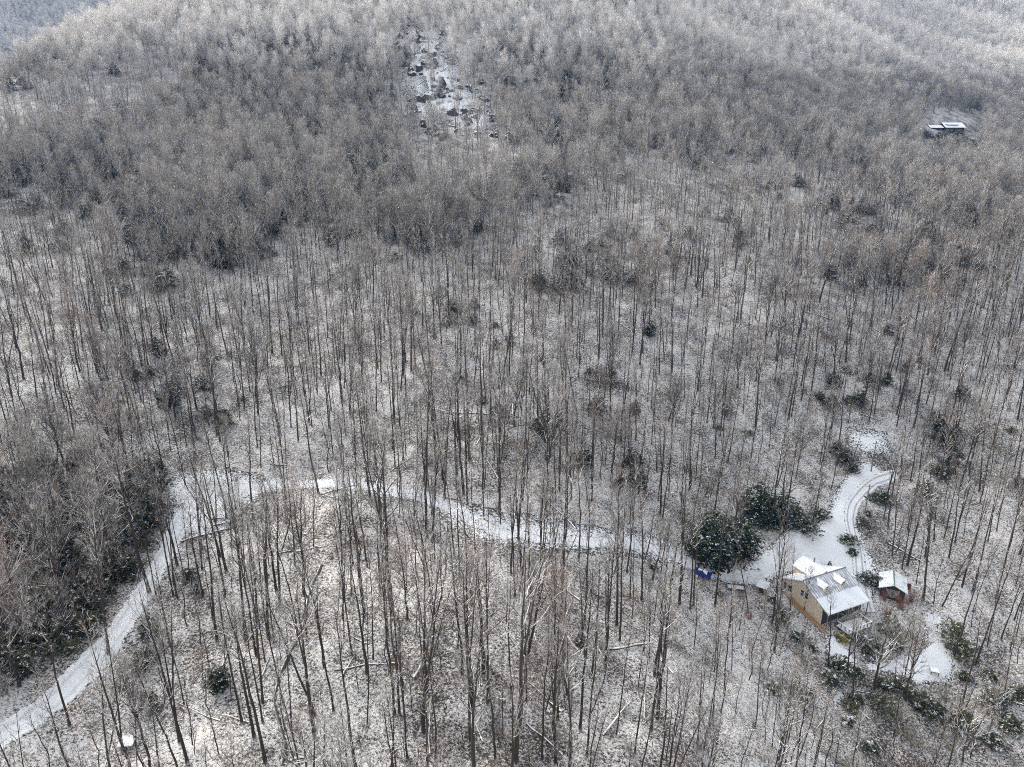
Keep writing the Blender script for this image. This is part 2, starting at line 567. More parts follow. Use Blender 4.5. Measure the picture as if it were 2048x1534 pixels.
clearing('snow_clearing', [(310, 985), (350, 945), (430, 930), (520, 945), (560, 975), (500, 1015), (470, 1055), (420, 1082), (355, 1090), (325, 1050)], M['snow_faint'], soft=5)
clearing('snowy_flat', [(860, 985), (930, 1000), (1000, 1020), (1100, 1035), (1200, 1050), (1300, 1062), (1385, 1095), (1400, 1135), (1300, 1122), (1180, 1112), (1060, 1102), (950, 1092), (880, 1040)], M['snow'], lift=.045, soft=8, avoid=False)
clearing('snowy_yard', [(1468, 1152), (1520, 1105), (1570, 1058), (1620, 1060), (1650, 1030), (1668, 985), (1700, 935), (1735, 920), (1775, 945), (1765, 970), (1722, 1000), (1712, 1040),
                        (1735, 1090), (1760, 1150), (1745, 1215), (1690, 1195), (1640, 1165), (1590, 1150), (1530, 1165)], M['snow'], soft=2.5)
clearing('snowy_lawn', [(1838, 1215), (1880, 1228), (1905, 1262), (1915, 1330), (1900, 1368), (1840, 1372), (1800, 1352), (1740, 1345), (1720, 1325), (1760, 1318), (1835, 1300), (1850, 1260)], M['snow'], soft=2)
clearing('snowy_slide', [(790, 60), (900, 52), (918, 120), (965, 190), (1012, 250), (950, 278), (880, 240), (830, 258), (798, 160)], M['snow_faint'], soft=16, cell=1.2, avoid=False)
for P_ in ([(808, 160), (850, 150), (862, 185), (868, 235), (835, 242), (815, 200)], [(918, 228), (960, 218), (988, 232), (990, 262), (930, 262)], [(805, 62), (835, 66), (845, 108), (812, 112)], [(878, 78), (905, 88), (900, 122), (872, 110)]):
    clearing('snow_patch', P_, M['snow_faint'], lift=.12, soft=9, cell=.9)
clearing('snowy_glade', [(1690, 852), (1775, 862), (1785, 905), (1735, 915), (1690, 885)], M['snow'], soft=6)
clearing('garden_path', [(1650, 1262), (1690, 1288), (1720, 1325), (1700, 1352), (1690, 1400), (1668, 1430), (1650, 1360)], M['snow'], soft=2)
strip('stream', [(645, 1125, .9), (628, 1160, .9), (615, 1195, .8), (612, 1230, .8), (590, 1290, .8), (560, 1350, .7), (545, 1400, .8), (560, 1450, .7), (575, 1500, .9), (560, 1540, .9)],
      M['stream_bed'], lift=.10, ragged=1.1, step=.6, nx=5, avoid=.0)

# ------------------------------------------------------------------ plants: how they grow
def unit(a):
    a = np.asarray(a, float); return a / max(np.linalg.norm(a), 1e-9)


def side_dir(r, d, ang):
    """A direction that leaves d by ang, at a random turn round it."""
    a = np.cross(d, [0, 0, 1.0]); a = unit(a if np.linalg.norm(a) > .05 else np.cross(d, [1.0, 0, 0])); b = np.cross(d, a)
    t = r.uniform(0, 6.283)
    return unit(d * math.cos(ang) + (a * math.cos(t) + b * math.sin(t)) * math.sin(ang))


def limb_path(r, p, d, L, n, up, wob):
    P = [np.array(p, float)]; d = unit(d)
    for _ in range(n):
        d = unit(d + np.array([0, 0, up]) + r.normal(0, wob, 3)); P.append(P[-1] + d * L / n)
    return np.array(P)


def twig(mb, r, p, d, L, w):
    s = unit(np.cross(d, r.normal(0, 1, 3))); b = len(mb.v)
    bend = p + d * L * .55 + r.normal(0, .06 * L, 3)
    mb.v += [tuple(p - s * w), tuple(p + s * w), tuple(bend + s * w * .7), tuple(bend - s * w * .7), tuple(p + d * L + np.array([0, 0, .08 * L]))]
    mb.face((b, b + 1, b + 2, b + 3), 1); mb.face((b + 3, b + 2, b + 4), 1)


def bare_tree_meshes(seed, H, r0, start, spread, nl, up=.16, ang=(35, 65), fork=False, sec=6, tw=5, lean=0.0, tww=.024, wob=.012):
    r = np.random.default_rng(seed)
    n = 12
    t = np.linspace(0, 1, n)
    off = np.cumsum(r.normal(0, wob * H / n * 3, (n, 2)), 0); off -= off[0]
    la = r.uniform(0, 6.283)
    P = np.c_[off[:, 0] + lean * H * t ** 1.3 * math.cos(la), off[:, 1] + lean * H * t ** 1.3 * math.sin(la), -.8 + (H * .93 + .8) * t]
    rad = r0 * (1 - t) ** .75 * .93 + .02
    rad[0] *= 1.5; rad[1] *= 1.02
    tr, cr = MB(), MB()
    tr.tube(P, rad, 6)
    stems = [(P, rad, start)]
    if fork:
        k = r.integers(4, 6)
        Pf = limb_path(r, P[k], side_dir(r, np.array([0, 0, 1.0]), R(r.uniform(16, 26))), H * .55, 7, .12, .05)
        rf = rad[k] * .72 * (1 - np.linspace(0, 1, 8)) ** .8 + .02
        tr.tube(Pf, rf, 5)
        stems.append((Pf, rf, .15))
    for S, sr, st in stems:
        m = nl if S is P else nl // 2
        base_h = S[:, 2]
        for i in range(m):
            tt = st + (1 - st) * ((i + r.uniform(0, .9)) / m) ** .9
            tt = min(tt, .985)
            x = tt * (len(S) - 1); k = int(min(x, len(S) - 2)); p = S[k] + (S[k + 1] - S[k]) * (x - k)
            rr = np.interp(x, np.arange(len(S)), sr)
            prof = math.sin(math.pi * min(1, .22 + .78 * (tt - st) / (1 - st) * .98)) ** .7
            L = spread * (.35 + .75 * prof) * r.uniform(.65, 1.2)
            a = R(r.uniform(*ang)) * (1.1 - .55 * (tt - st) / (1 - st))
            d = side_dir(r, np.array([0, 0, 1.0]), a)
            Q = limb_path(r, p, d, L, 5, up, .13)
            q0 = min(rr * .6, .034 + .020 * L)
            cr.tube(Q, q0 * np.array([1, .82, .64, .48, .33, .16]) + .006, 3, 0, cap=False)
            ns = max(2, int(sec * (.6 + .4 * L / spread)))
            for j in range(ns):
                s = r.uniform(.22, 1.0) if j else 1.0
                x2 = s * 5; k2 = int(min(x2, 4)); p2 = Q[k2] + (Q[k2 + 1] - Q[k2]) * (x2 - k2)
                dd = unit(Q[k2 + 1] - Q[k2])
                L2 = L * r.uniform(.28, .52) * (1.1 - .5 * s) + .3
                Q2 = limb_path(r, p2, side_dir(r, dd, R(r.uniform(22, 58))), L2, 3, .16, .16)
                cr.tube(Q2, (q0 * .42) * np.array([1, .7, .45, .2]) + .006, 3, 0, cap=False)
                for _ in range(tw):
                    x3 = r.uniform(.2, 3); k3 = int(min(x3, 2)); p3 = Q2[k3] + (Q2[k3 + 1] - Q2[k3]) * (x3 - k3)
                    d3 = side_dir(r, unit(Q2[k3 + 1] - Q2[k3] + np.array([0, 0, .25])), R(r.uniform(12, 50)))
                    twig(cr, r, p3, d3, r.uniform(.5, 1.25) * (.55 + .1 * spread), tww)
    return tr.mesh('trunk', M['bark'], True), cr.mesh('crown', [M['branch'], M['twig']])


TALL = [bare_tree_meshes(100 + i, H * .92, r0 * .98, min(.68, st + .07), sp * .95, nl - 6, up=.16, ang=(32, 66), fork=fk, sec=4, tw=3, lean=ln, tww=.019)
        for i, (H, r0, st, sp, nl, fk, ln) in enumerate([(31, .27, .52, 3.6, 26, False, .02), (29, .23, .58, 3.2, 24, False, .04), (33, .31, .50, 4.2, 27, True, .02), (27, .20, .56, 2.8, 22, False, .05),
                                                         (30, .25, .48, 3.8, 26, True, .05), (26, .17, .60, 2.6, 20, False, .03), (32, .29, .60, 4.0, 24, False, .01), (25, .15, .55, 2.4, 20, False, .09), (28, .22, .42, 4.4, 24, True, .11), (23, .13, .62, 2.0, 18, False, .02)])]
SPREAD = [bare_tree_meshes(200 + i, H, r0, st, sp, nl, up=.14, ang=(38, 70), fork=fk, sec=6, tw=5, lean=.05, wob=.03, tww=.021)
          for i, (H, r0, st, sp, nl, fk) in enumerate([(18, .25, .28, 5.6, 30, True), (16, .21, .30, 5.0, 28, False), (19, .28, .32, 6.0, 32, True), (14, .18, .26, 4.6, 26, False)])]
SAPL = [bare_tree_meshes(300 + i, H, r0, .30, sp, nl, up=.2, ang=(30, 60), sec=4, tw=3, lean=.06, tww=.017, wob=.04)
        for i, (H, r0, sp, nl) in enumerate([(12, .085, 2.0, 16), (9, .065, 1.8, 14), (15, .10, 2.2, 18), (7, .05, 1.5, 12)])]


def leaf_quad(mb, r, c, d, L, w, m=0):
    s = unit(np.cross(d, [0, 0, 1.0]) + r.normal(0, .25, 3)); b = len(mb.v)
    e = c + d * L; mid = c + d * L * .5 + np.array([0, 0, .06 * L])
    mb.v += [tuple(c), tuple(mid + s * w), tuple(e), tuple(mid - s * w)]
    mb.face((b, b + 1, b + 2, b + 3), m)


def shrub_meshes(seed, rad, h, n, leaf, mat, open_=.0):
    """A rhododendron-like mound: crooked stems carrying whorls of drooping leaves at the ends of their shoots."""
    r = np.random.default_rng(seed)
    st, fo = MB(), MB()
    for i in range(9):
        a = i * 2.4 + r.uniform(-.4, .4); d = unit([math.cos(a) * .8, math.sin(a) * .8, .9])
        st.tube(limb_path(r, (r.normal(0, .15), r.normal(0, .15), -.3), d, math.hypot(rad, h) * .75, 5, .05, .2), np.linspace(.07, .02, 6), 4)
    lump = r.uniform(0, 6.28, 8); k = np.arange(1, 9)
    for i in range(n):
        a = r.uniform(0, 6.283); z = r.uniform(0, 1) ** .8
        rr = rad * (1 + .30 * np.sin(a * k[1] + lump[1]) + .22 * np.sin(a * k[4] + lump[4] + 2 * z)) * math.sqrt(max(.06, 1 - z ** 2)) * r.uniform(.4, 1.15)
        c = np.array([math.cos(a) * rr, math.sin(a) * rr, .15 + h * z * r.uniform(.75, 1.05) * (1 + .28 * math.sin(3 * a + lump[2]) + .15 * math.sin(5 * a + lump[3]))])
        for j in range(6):
            t = j * 1.047 + r.uniform(-.3, .3); dz = r.uniform(-.55, .15)
            leaf_quad(fo, r, c, unit([math.cos(t), math.sin(t), dz]), leaf * r.uniform(.7, 1.3), leaf * .22)
    return st.mesh('stem', M['bark']), fo.mesh('foliage', M[mat])


def conifer_meshes(seed, H, rad, tiers, mat, blunt=.0):
    r = np.random.default_rng(seed)
    tr, fo = MB(), MB()
    tr.tube([(0, 0, -.6), (0.03, 0, H * .5), (0, 0, H * .97)], [.05 + .018 * H, .03 + .010 * H, .02], 6)
    for i in range(tiers):
        z = H * (.06 + .92 * i / tiers)
        f = 1 - i / tiers
        L0 = rad * (math.sin(math.pi * (.14 + .80 * i / tiers)) ** .7 if blunt > 1 else f ** (.8 - .45 * blunt)) + .12
        for j in range(max(5, int(11 * f + 4))):
            a = r.uniform(0, 6.283); L = L0 * r.uniform(.7, 1.12)
            d = unit([math.cos(a), math.sin(a), r.uniform(-.25, .12)])
            p = np.array([0, 0, z + r.uniform(-.3, .3) * H / tiers])
            for s in np.linspace(.18, 1, 5):
                c = p + d * L * s + np.array([0, 0, -.12 * L * s * s])
                for q in (-1, 1, 0):
                    dd = unit(d + q * .8 * np.array([-d[1], d[0], 0]) + np.array([0, 0, r.uniform(-.35, .05)]))
                    leaf_quad(fo, r, c, dd, (.30 + .16 * L) * r.uniform(.7, 1.2), .09 + .035 * L)
    return tr.mesh('trunk', M['bark']), fo.mesh('foliage', M[mat])


def twiggy_shrub(seed, H, nst):
    r = np.random.default_rng(seed); st = MB()
    for i in range(nst):
        d = side_dir(r, np.array([0, 0, 1.0]), R(r.uniform(5, 50)))
        Q = limb_path(r, (r.normal(0, .25), r.normal(0, .25), -.1), d, H * r.uniform(.6, 1.1), 4, .05, .14)
        st.tube(Q, np.linspace(.024, .006, 5) * (1 + .12 * H), 3, 0, cap=False)
        for _ in range(7):
            x3 = r.uniform(1, 4); k3 = int(min(x3, 3)); p3 = Q[k3] + (Q[k3 + 1] - Q[k3]) * (x3 - k3)
            twig(st, r, p3, side_dir(r, unit(Q[k3 + 1] - Q[k3]), R(r.uniform(15, 50))), H * r.uniform(.2, .42), .016)
    return st.mesh('stems', [M['branch'], M['twig']])


RHODO = [shrub_meshes(400 + i, rd, h, n, lf, 'rhododendron_leaf') for i, (rd, h, n, lf) in enumerate([(2.2, 2.0, 190, .48), (1.6, 1.7, 140, .44), (2.8, 2.5, 240, .52)])]
DARK = [shrub_meshes(420 + i, rd, h, n, lf, 'dark_leaf') for i, (rd, h, n, lf) in enumerate([(2.4, 3.0, 200, .52), (1.8, 2.4, 160, .46)])]
OLIVE = [shrub_meshes(440 + i, rd, h, n, lf, 'olive_leaf') for i, (rd, h, n, lf) in enumerate([(2.4, 3.2, 230, .40), (1.7, 1.6, 160, .36)])]
YELLOW = [shrub_meshes(450, 1.6, 1.0, 170, .36, 'yellow_leaf')]
CONIF = [conifer_meshes(460, 6.6, 2.5, 20, 'needle', 1.2), conifer_meshes(461, 11.0, 4.6, 24, 'needle', 1.1), conifer_meshes(462, 4.2, 1.1, 14, 'needle')]
SNOWY = [conifer_meshes(465, 16, 3.2, 24, 'snowy_needle')]
BRUSH = [twiggy_shrub(480, 1.3, 9), twiggy_shrub(481, 2.2, 12), twiggy_shrub(482, 3.4, 16)]
# ------------------------------------------------------------------ the house
DOWN = -1.2
hp = at_depth(1639, 1253, 1.0) - np.array([0, 0, CAM_Z]); HP = np.array([0, 0, CAM_Z]) + hp * ((-.6 - CAM_Z) / hp[2])
house = empty('beige_house', tuple(HP), R(24), 'beige gabled house with snowy roof, two small dormers and a wide porch roof', 'house')
mb = MB()
mb.prism([(0, DOWN), (2.05, DOWN), (2.05, 5.95), (0, 4.25)], 0, 0, .25)                      # end wall of the porch, left
mb.prism([(2.05, DOWN), (11.2, DOWN), (11.2, 5.15), (5.6, 7.85), (2.05, 5.9)], 0, 0, 12)
mb.build('wall', M['siding'], house)
MB().slab([(-.35, 1.75, 5.98), (12.3, 1.75, 5.98), (12.3, 5.62, 8.1), (-.35, 5.62, 8.1)], .14).build('roof_slope', M['roof_melting'], house)
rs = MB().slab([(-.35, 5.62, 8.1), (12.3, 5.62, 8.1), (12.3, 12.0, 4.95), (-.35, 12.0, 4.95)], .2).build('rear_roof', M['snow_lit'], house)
sm = None
for i in range(20):                                                                           # standing seams of the front slope
    x = .2 + i * .62
    z = lambda y: 5.98 + (y - 1.75) * 2.12 / 3.87
    if sm is None:
        sm = MB().hexa([(0, 1.76, z(1.76) + .003), (.05, 1.76, z(1.76) + .003), (.05, 5.6, z(5.6) + .003), (0, 5.6, z(5.6) + .003),
                        (0, 1.76, z(1.76) + .05), (.05, 1.76, z(1.76) + .05), (.05, 5.6, z(5.6) + .05), (0, 5.6, z(5.6) + .05)]).mesh('seam', M['metal_grey'])
    o = obj('seam', sm, house); o.location.x = x
MB().box(-.4, 12.35, 5.5, 5.74, 8.06, 8.2).build('ridge_cap', M['metal_grey'], house)
MB().slab([(-.2, -1.75, 4.25), (12.0, -1.75, 4.25), (12.0, 1.85, 5.92), (-.2, 1.85, 5.92)], .16).build('porch_roof', M['roof_snow'], house)
mb = MB(); mb.hexa([(-.24, -1.82, 3.98), (12.04, -1.82, 3.98), (12.04, -1.76, 3.98), (-.24, -1.76, 3.98), (-.24, -1.82, 4.24), (12.04, -1.82, 4.24), (12.04, -1.76, 4.24), (-.24, -1.76, 4.24)]); mb.build('fascia', M['white_paint'], house)
MB().box(.26, 12, .05, .2, DOWN, 4.1).build('porch_screen', M['dark_wall'], house)
for x in (.1, 3.0, 6.0, 9.0, 11.8):
    MB().box(x, x + .16, -1.6, -1.44, DOWN, 4.12).build('porch_post', M['grey_wood'], house)
MB().hexa([(-.5, -1.6, -.6), (-.003, -1.6, -.6), (-.003, 11.2, 1.5), (-.5, 11.2, 1.5), (-.42, -1.6, .05), (-.003, -1.6, .35), (-.003, 11.2, 2.6), (-.42, 11.2, 2.3)]).build('foundation_skirt', M['foundation'], house)
def hgz(x, y):
    a = R(24)
    return gz(HP[0] + x * math.cos(a) - y * math.sin(a), HP[1] + x * math.sin(a) + y * math.cos(a)) - HP[2]


wk = empty('side_deck', tuple(HP), R(24), 'long narrow tan plank deck along the gable wall of the house', 'deck')
pl = None
for i in range(30):                                                                           # planks laid across, stepping up with the slope
    y = -2.4 + i * .44
    o = MB().box(-1.15, -.52, y, y + .41, 0, .07).build('plank', M['wood'], wk) if pl is None else obj('plank', pl, wk)
    if pl is None: pl = o.data; o.location = (0, 0, 0); y0 = y
    o.location.y = y - y0; o.location.z = max(hgz(-1.45, y), hgz(-.6, y)) + .10


def window(parent, x, y, z, wd, ht, face='x-'):
    """Frame with two sashes; the pane and the middle bar sit in it."""
    if face == 'x-':
        f = MB().box(x - .07, x - .003, y, y + wd, z, z + ht).build('window', M['white_paint'], parent)
        MB().box(x - .085, x - .073, y + .09, y + wd - .09, z + .09, z + ht - .09).build('pane', M['glass'], f)
        MB().box(x - .10, x - .088, y + .09, y + wd - .09, z + ht * .5 - .03, z + ht * .5 + .03).build('sash_bar', M['white_paint'], f)
    else:
        f = MB().box(x, x + wd, y - .07, y - .003, z, z + ht).build('window', M['white_paint'], parent)
        MB().box(x + .09, x + wd - .09, y - .085, y - .073, z + .09, z + ht - .09).build('pane', M['glass'], f)
        MB().box(x + .09, x + wd - .09, y - .10, y - .088, z + ht * .5 - .03, z + ht * .5 + .03).build('sash_bar', M['white_paint'], f)
    return f


window(house, 0, 3.9, 4.1, 1.0, 1.5); window(house, 0, 5.1, 4.1, 1.0, 1.5)
window(house, 0, 8.6, 3.0, 1.1, 1.6); window(house, 0, 10.0, 3.0, .95, 1.6)
for k, x0 in enumerate((2.5, 7.4)):                                                          # the two dormers of the front slope
    wall = MB().box(x0, x0 + 1.8, 2.5, 5.0, 6.1, 7.35); wall.prism([(x0, 7.35), (x0 + 1.8, 7.35), (x0 + .9, 7.95)], 1, 2.5, 4.2)
    dm = wall.build('dormer', M['siding'], house)
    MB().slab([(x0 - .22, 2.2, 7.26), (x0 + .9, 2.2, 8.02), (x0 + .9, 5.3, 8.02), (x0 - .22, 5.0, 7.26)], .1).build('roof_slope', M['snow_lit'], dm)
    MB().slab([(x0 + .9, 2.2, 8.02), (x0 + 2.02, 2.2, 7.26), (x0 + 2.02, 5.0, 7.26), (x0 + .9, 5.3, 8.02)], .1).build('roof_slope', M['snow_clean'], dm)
    window(house, x0 + .42, 2.5, 6.55, .95, .9, 'y-')
rw = MB().box(4.4, 9.6, 6.6, 12.6, 0, 6.7).prism([(4.4, 6.7), (9.6, 6.7), (7.0, 8.05)], 1, 6.6, 12.6).build('rear_wing', M['siding'], house)
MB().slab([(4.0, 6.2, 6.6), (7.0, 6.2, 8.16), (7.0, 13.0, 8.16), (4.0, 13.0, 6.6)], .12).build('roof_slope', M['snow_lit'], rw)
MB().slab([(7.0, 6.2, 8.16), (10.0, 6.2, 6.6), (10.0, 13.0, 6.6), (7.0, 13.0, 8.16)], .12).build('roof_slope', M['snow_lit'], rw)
MB().box(7.6, 7.85, 10.2, 10.45, 7.6, 8.9).build('vent_pipe', M['metal_grey'], house)
sb = MB().box(12.003, 13.7, 4.3, 7.4, DOWN, 6.2).build('side_bay', M['siding'], house)
MB().slab([(12.02, 4.0, 6.75), (14.0, 4.0, 6.2), (14.0, 7.7, 6.2), (12.02, 7.7, 6.75)], .12).build('roof_slope', M['snow_clean'], sb)
# the low deck in front
dk = empty('front_deck', tuple(HP), R(24), 'low deck with white railing and snowy floor in front of the house', 'deck')
MB().box(2.6, 9.2, -5.2, -1.9, .75, .95).build('deck_floor', M['snow_clean'], dk)
MB().box(2.6, 9.2, -5.25, -5.203, .5, .93).build('rim_board', M['grey_wood'], dk)
for x in (2.7, 9.0):
    for y in (-5.0, -2.2):
        MB().box(x, x + .14, y, y + .14, -2.0, .74).build('support_post', M['grey_wood'], dk)
for i in range(7):
    MB().box(2.66 + i * 1.06, 2.78 + i * 1.06, -5.16, -5.04, .96, 1.9).build('railing_post', M['dark_wall'], dk)
for y in (-4.1, -3.1, -2.1):
    for x in (2.66, 9.02):
        MB().box(x, x + .12, y, y + .12, .96, 1.9).build('railing_post', M['dark_wall'], dk)
MB().box(2.6, 9.2, -5.2, -5.0, 1.91, 2.02).build('top_rail', M['white_paint'], dk)
MB().box(2.62, 9.18, -5.14, -5.08, 1.3, 1.38).build('middle_rail', M['white_paint'], dk)
for x in (2.62, 8.99):
    MB().box(x, x + .19, -4.99, -1.95, 1.91, 2.02).build('top_rail', M['white_paint'], dk)


def base(u, v):
    p = hit(u, v); return (float(p[0]), float(p[1]), float(p[2]))


SHED = [float(q) for q in hit(1783, 1181)[:2]]
# ------------------------------------------------------------------ the shed, the cabin and the small buildings
sh = empty('garden_shed', (SHED[0], SHED[1], gz(*SHED)), R(-26), 'small shed with snowy green-edged metal gable roof beside the house', 'shed')
MB().box(-2.4, 2.4, -2.9, 2.9, -1.0, 2.1).prism([(-2.4, 2.1), (2.4, 2.1), (0, 3.2)], 1, -2.9, 2.9).build('wall', M['dark_wall'], sh)
MB().slab([(-2.85, -3.3, 1.98), (0, -3.3, 3.36), (0, 3.3, 3.36), (-2.85, 3.3, 1.98)], .08).build('roof_slope', M['roof_green'], sh)
MB().slab([(0, -3.3, 3.36), (2.85, -3.3, 1.98), (2.85, 3.3, 1.98), (0, 3.3, 3.36)], .08).build('roof_slope', M['roof_green'], sh)
MB().box(-.12, .12, -3.32, 3.32, 3.33, 3.42).build('ridge_cap', M['green_trim'], sh)
for s in (-1, 1):
    MB().hexa([(s * 2.9, -3.36, 1.84), (0, -3.36, 3.22), (0, -3.30, 3.22), (s * 2.9, -3.30, 1.84), (s * 2.9, -3.36, 2.0), (0, -3.36, 3.38), (0, -3.30, 3.38), (s * 2.9, -3.30, 2.0)]).build('barge_board', M['white_paint'], sh)
for x in (-1.35, .05):
    d = MB().box(x, x + 1.3, -2.98, -2.903, 0, 1.95).build('door', M['grey_wood'], sh)
    for a, b in ((0, 1.95), (1.95, 0)):
        MB().hexa([(x, -3.0, a - .05), (x + 1.3, -3.0, b - .05), (x + 1.3, -2.985, b - .05), (x, -2.985, a - .05), (x, -3.0, a + .06), (x + 1.3, -3.0, b + .06), (x + 1.3, -2.985, b + .06), (x, -2.985, a + .06)]).build('cross_brace', M['white_paint'], d)
p = base(1817, 1178)
bn = empty('rusty_bin', p, 0, 'small rust red bin with dark lid beside the shed', 'bin')
MB().tube([(0, 0, -.2), (0, 0, .2), (0, 0, 1.1)], [.42, .42, .42], 12).build('body', M['rust_red'], bn)
MB().tube([(0, 0, 1.1), (0, 0, 1.22)], [.45, .42], 12).build('lid', M['dark_wall'], bn)

cp = hit(1908, 264)
cz = float(cp[2])
cb = empty('hillside_cabin', (float(cp[0]), float(cp[1]), cz), R(2), 'lone cabin with long snowy roof high on the wooded slope', 'house')
cb.scale = (1.08, 1, .74)
MB().box(-6.6, 6.6, 0, 9, -3, 4.6).prism([(0, 4.6), (9, 4.6), (9, 5.0), (4.8, 8.6)], 0, -6.6, 6.6).build('wall', M['dark_wall'], cb)
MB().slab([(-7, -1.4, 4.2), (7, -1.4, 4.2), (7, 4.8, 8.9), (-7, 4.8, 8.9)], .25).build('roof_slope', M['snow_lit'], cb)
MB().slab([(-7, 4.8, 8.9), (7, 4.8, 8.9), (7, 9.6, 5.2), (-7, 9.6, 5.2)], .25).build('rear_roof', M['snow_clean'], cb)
dm = MB().box(-5.0, 2.6, .9, 4.6, 5.2, 7.0).build('dormer', M['dark_wall'], cb)
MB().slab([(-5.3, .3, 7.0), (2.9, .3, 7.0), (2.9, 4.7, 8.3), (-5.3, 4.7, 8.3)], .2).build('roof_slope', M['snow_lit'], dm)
for x in (-4.6, -2.8, -1.0, .8):
    window(cb, x, .9, 5.9, 1.4, .9, 'y-')
for x in (-5.6, -2.6, .6, 3.6):
    window(cb, x, 0, .9, 1.6, 2.0, 'y-')
MB().box(-6.6, 6.8, -3.2, -.1, -.1, .1).build('porch_floor', M['wood'], cb)
for x in (-6.4, -2.2, 2.0, 6.3):
    MB().box(x, x + .2, -3.0, -2.8, -4, -.11).build('porch_post', M['wood'], cb)
lw = MB().box(-16.2, -7.2, 1, 7, -3, 4.0).build('side_wing', M['dark_wall'], cb)
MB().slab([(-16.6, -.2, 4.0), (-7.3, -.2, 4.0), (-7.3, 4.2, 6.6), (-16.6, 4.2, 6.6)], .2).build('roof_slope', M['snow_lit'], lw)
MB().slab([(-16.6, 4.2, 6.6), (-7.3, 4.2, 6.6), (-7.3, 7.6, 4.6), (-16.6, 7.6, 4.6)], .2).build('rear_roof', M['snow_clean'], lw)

p = base(1524, 1183)
ls = empty('wood_store', p, R(-35), 'small brown lean-to with snowy roof by the track below the yard', 'shelter')
MB().box(-.9, .9, -.8, .8, -.4, 1.6).build('wall', M['wood'], ls)
MB().slab([(-1.15, -1.1, 1.62), (1.15, -1.1, 1.62), (1.15, 1.1, 2.1), (-1.15, 1.1, 2.1)], .12).build('roof', M['snow_clean'], ls)
MB().box(-.5, .5, -.83, -.803, .1, 1.3).build('opening_shade', M['dark_wall'], ls)  # dark panel on the solid wall, inner shade put into its colour

p = base(256, 1494)
hs = empty('flat_roofed_hut', (p[0], p[1], p[2] - .3), R(6), 'tiny hut with flat snowy roof under trees at the bottom edge', 'hut')
MB().box(-1.05, 1.05, -.8, .8, -.5, 1.5).build('wall', M['grey_wood'], hs)
MB().slab([(-1.3, -1.05, 1.7), (1.3, -1.05, 1.7), (1.3, 1.05, 1.95), (-1.3, 1.05, 1.95)], .16).build('roof', M['roof_snow'], hs)
MB().box(-.4, .4, -.84, -.803, -.1, 1.2).build('door', M['dark_wall'], hs); hs.scale = (.75, .75, .75)

p = base(1868, 1346)
tb = empty('square_table', p, R(-20), 'square table capped with snow on the snowy lawn', 'table')
MB().box(-.8, .8, -.8, .8, .68, .74).build('tabletop', M['grey_wood'], tb)
MB().box(-.78, .78, -.78, .78, .742, .86).build('snow_cap', M['snow_clean'], tb)
for x in (-.7, .6):
    for y in (-.7, .6):
        MB().box(x, x + .1, y, y + .1, -.3, .68).build('leg', M['dark_wall'], tb)

# ------------------------------------------------------------------ the blue car and the flatbed trailer
p = base(1404, 1152)
car = empty('blue_car', p, R(-24), 'small dark blue car with snow on its windscreen, parked under the big evergreen', 'car')
prof = [(-2.0, .35), (-2.05, .75), (-1.95, 1.0), (1.0, .98), (1.95, .82), (2.05, .6), (2.0, .35)]
mb = MB(); mb.prism([(a, b) for a, b in prof], 1, -.85, .85); mb.build('body', M['car_blue'], car)
mb = MB(); b0 = [(-1.8, -.78, 1.0), (1.0, -.78, .99), (1.0, .78, .99), (-1.8, .78, 1.0)]; t0 = [(-1.45, -.62, 1.52), (.15, -.62, 1.52), (.15, .62, 1.52), (-1.45, .62, 1.52)]
mb.hexa(b0 + t0); mb.build('cabin', M['car_blue'], car)
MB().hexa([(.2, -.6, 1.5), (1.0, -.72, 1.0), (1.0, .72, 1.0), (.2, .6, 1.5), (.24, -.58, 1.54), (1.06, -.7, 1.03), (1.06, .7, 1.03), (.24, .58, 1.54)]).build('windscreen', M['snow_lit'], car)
for s in (-1, 1):
    for a, b2 in ((-1.5, -.65), (-.55, .5)):
        MB().hexa([(a, s * .80, 1.06), (b2, s * .80, 1.06), (b2 - .1, s * .66, 1.42), (a + .14, s * .66, 1.42), (a, s * .77, 1.06), (b2, s * .77, 1.06), (b2 - .1, s * .63, 1.42), (a + .14, s * .63, 1.42)]).build('side_window', M['glass'], car)
    MB().box(2.0, 2.06, s * .6 - .18, s * .6 + .18, .58, .76).build('headlight', M['lamp_glass'], car)
    for x in (-1.25, 1.25):
        wh = MB().tube([(x, s * .70, .32), (x, s * .88, .32)], [.33, .33], 14).build('wheel', M['rubber'], car)
        MB().tube([(x, s * .885, .32), (x, s * .90, .32)], [.19, .19], 10).build('rim', M['metal_grey'], wh)
MB().box(-.9, .0, -.4, .4, 1.522, 1.56).build('snow_patch', M['snow_clean'], car)
p = base(1471, 1180)
tr = empty('flatbed_trailer', p, R(-12), 'flatbed trailer under snow beside the track, dark low sides', 'trailer')
MB().box(-1.8, 1.8, -.95, .95, .5, .62).build('bed', M['snow_clean'], tr)
for y in (-1.0, .953):
    MB().box(-1.85, 1.85, y, y + .047, .42, .95).build('side_rail', M['dark_wall'], tr)
for x in (-1.85, 1.803):
    MB().box(x, x + .047, -.95, .95, .42, .95).build('end_rail', M['dark_wall'], tr)
MB().hexa([(-3.0, -.06, .42), (-1.86, -.06, .42), (-1.86, .06, .42), (-3.0, .06, .42), (-3.0, -.06, .54), (-1.86, -.06, .54), (-1.86, .06, .54), (-3.0, .06, .54)]).build('tow_bar', M['dark_wall'], tr)
for s in (-1, 1):
    MB().tube([(0, s * 1.02, .3), (0, s * 1.2, .3)], [.32, .32], 12).build('wheel', M['rubber'], tr)

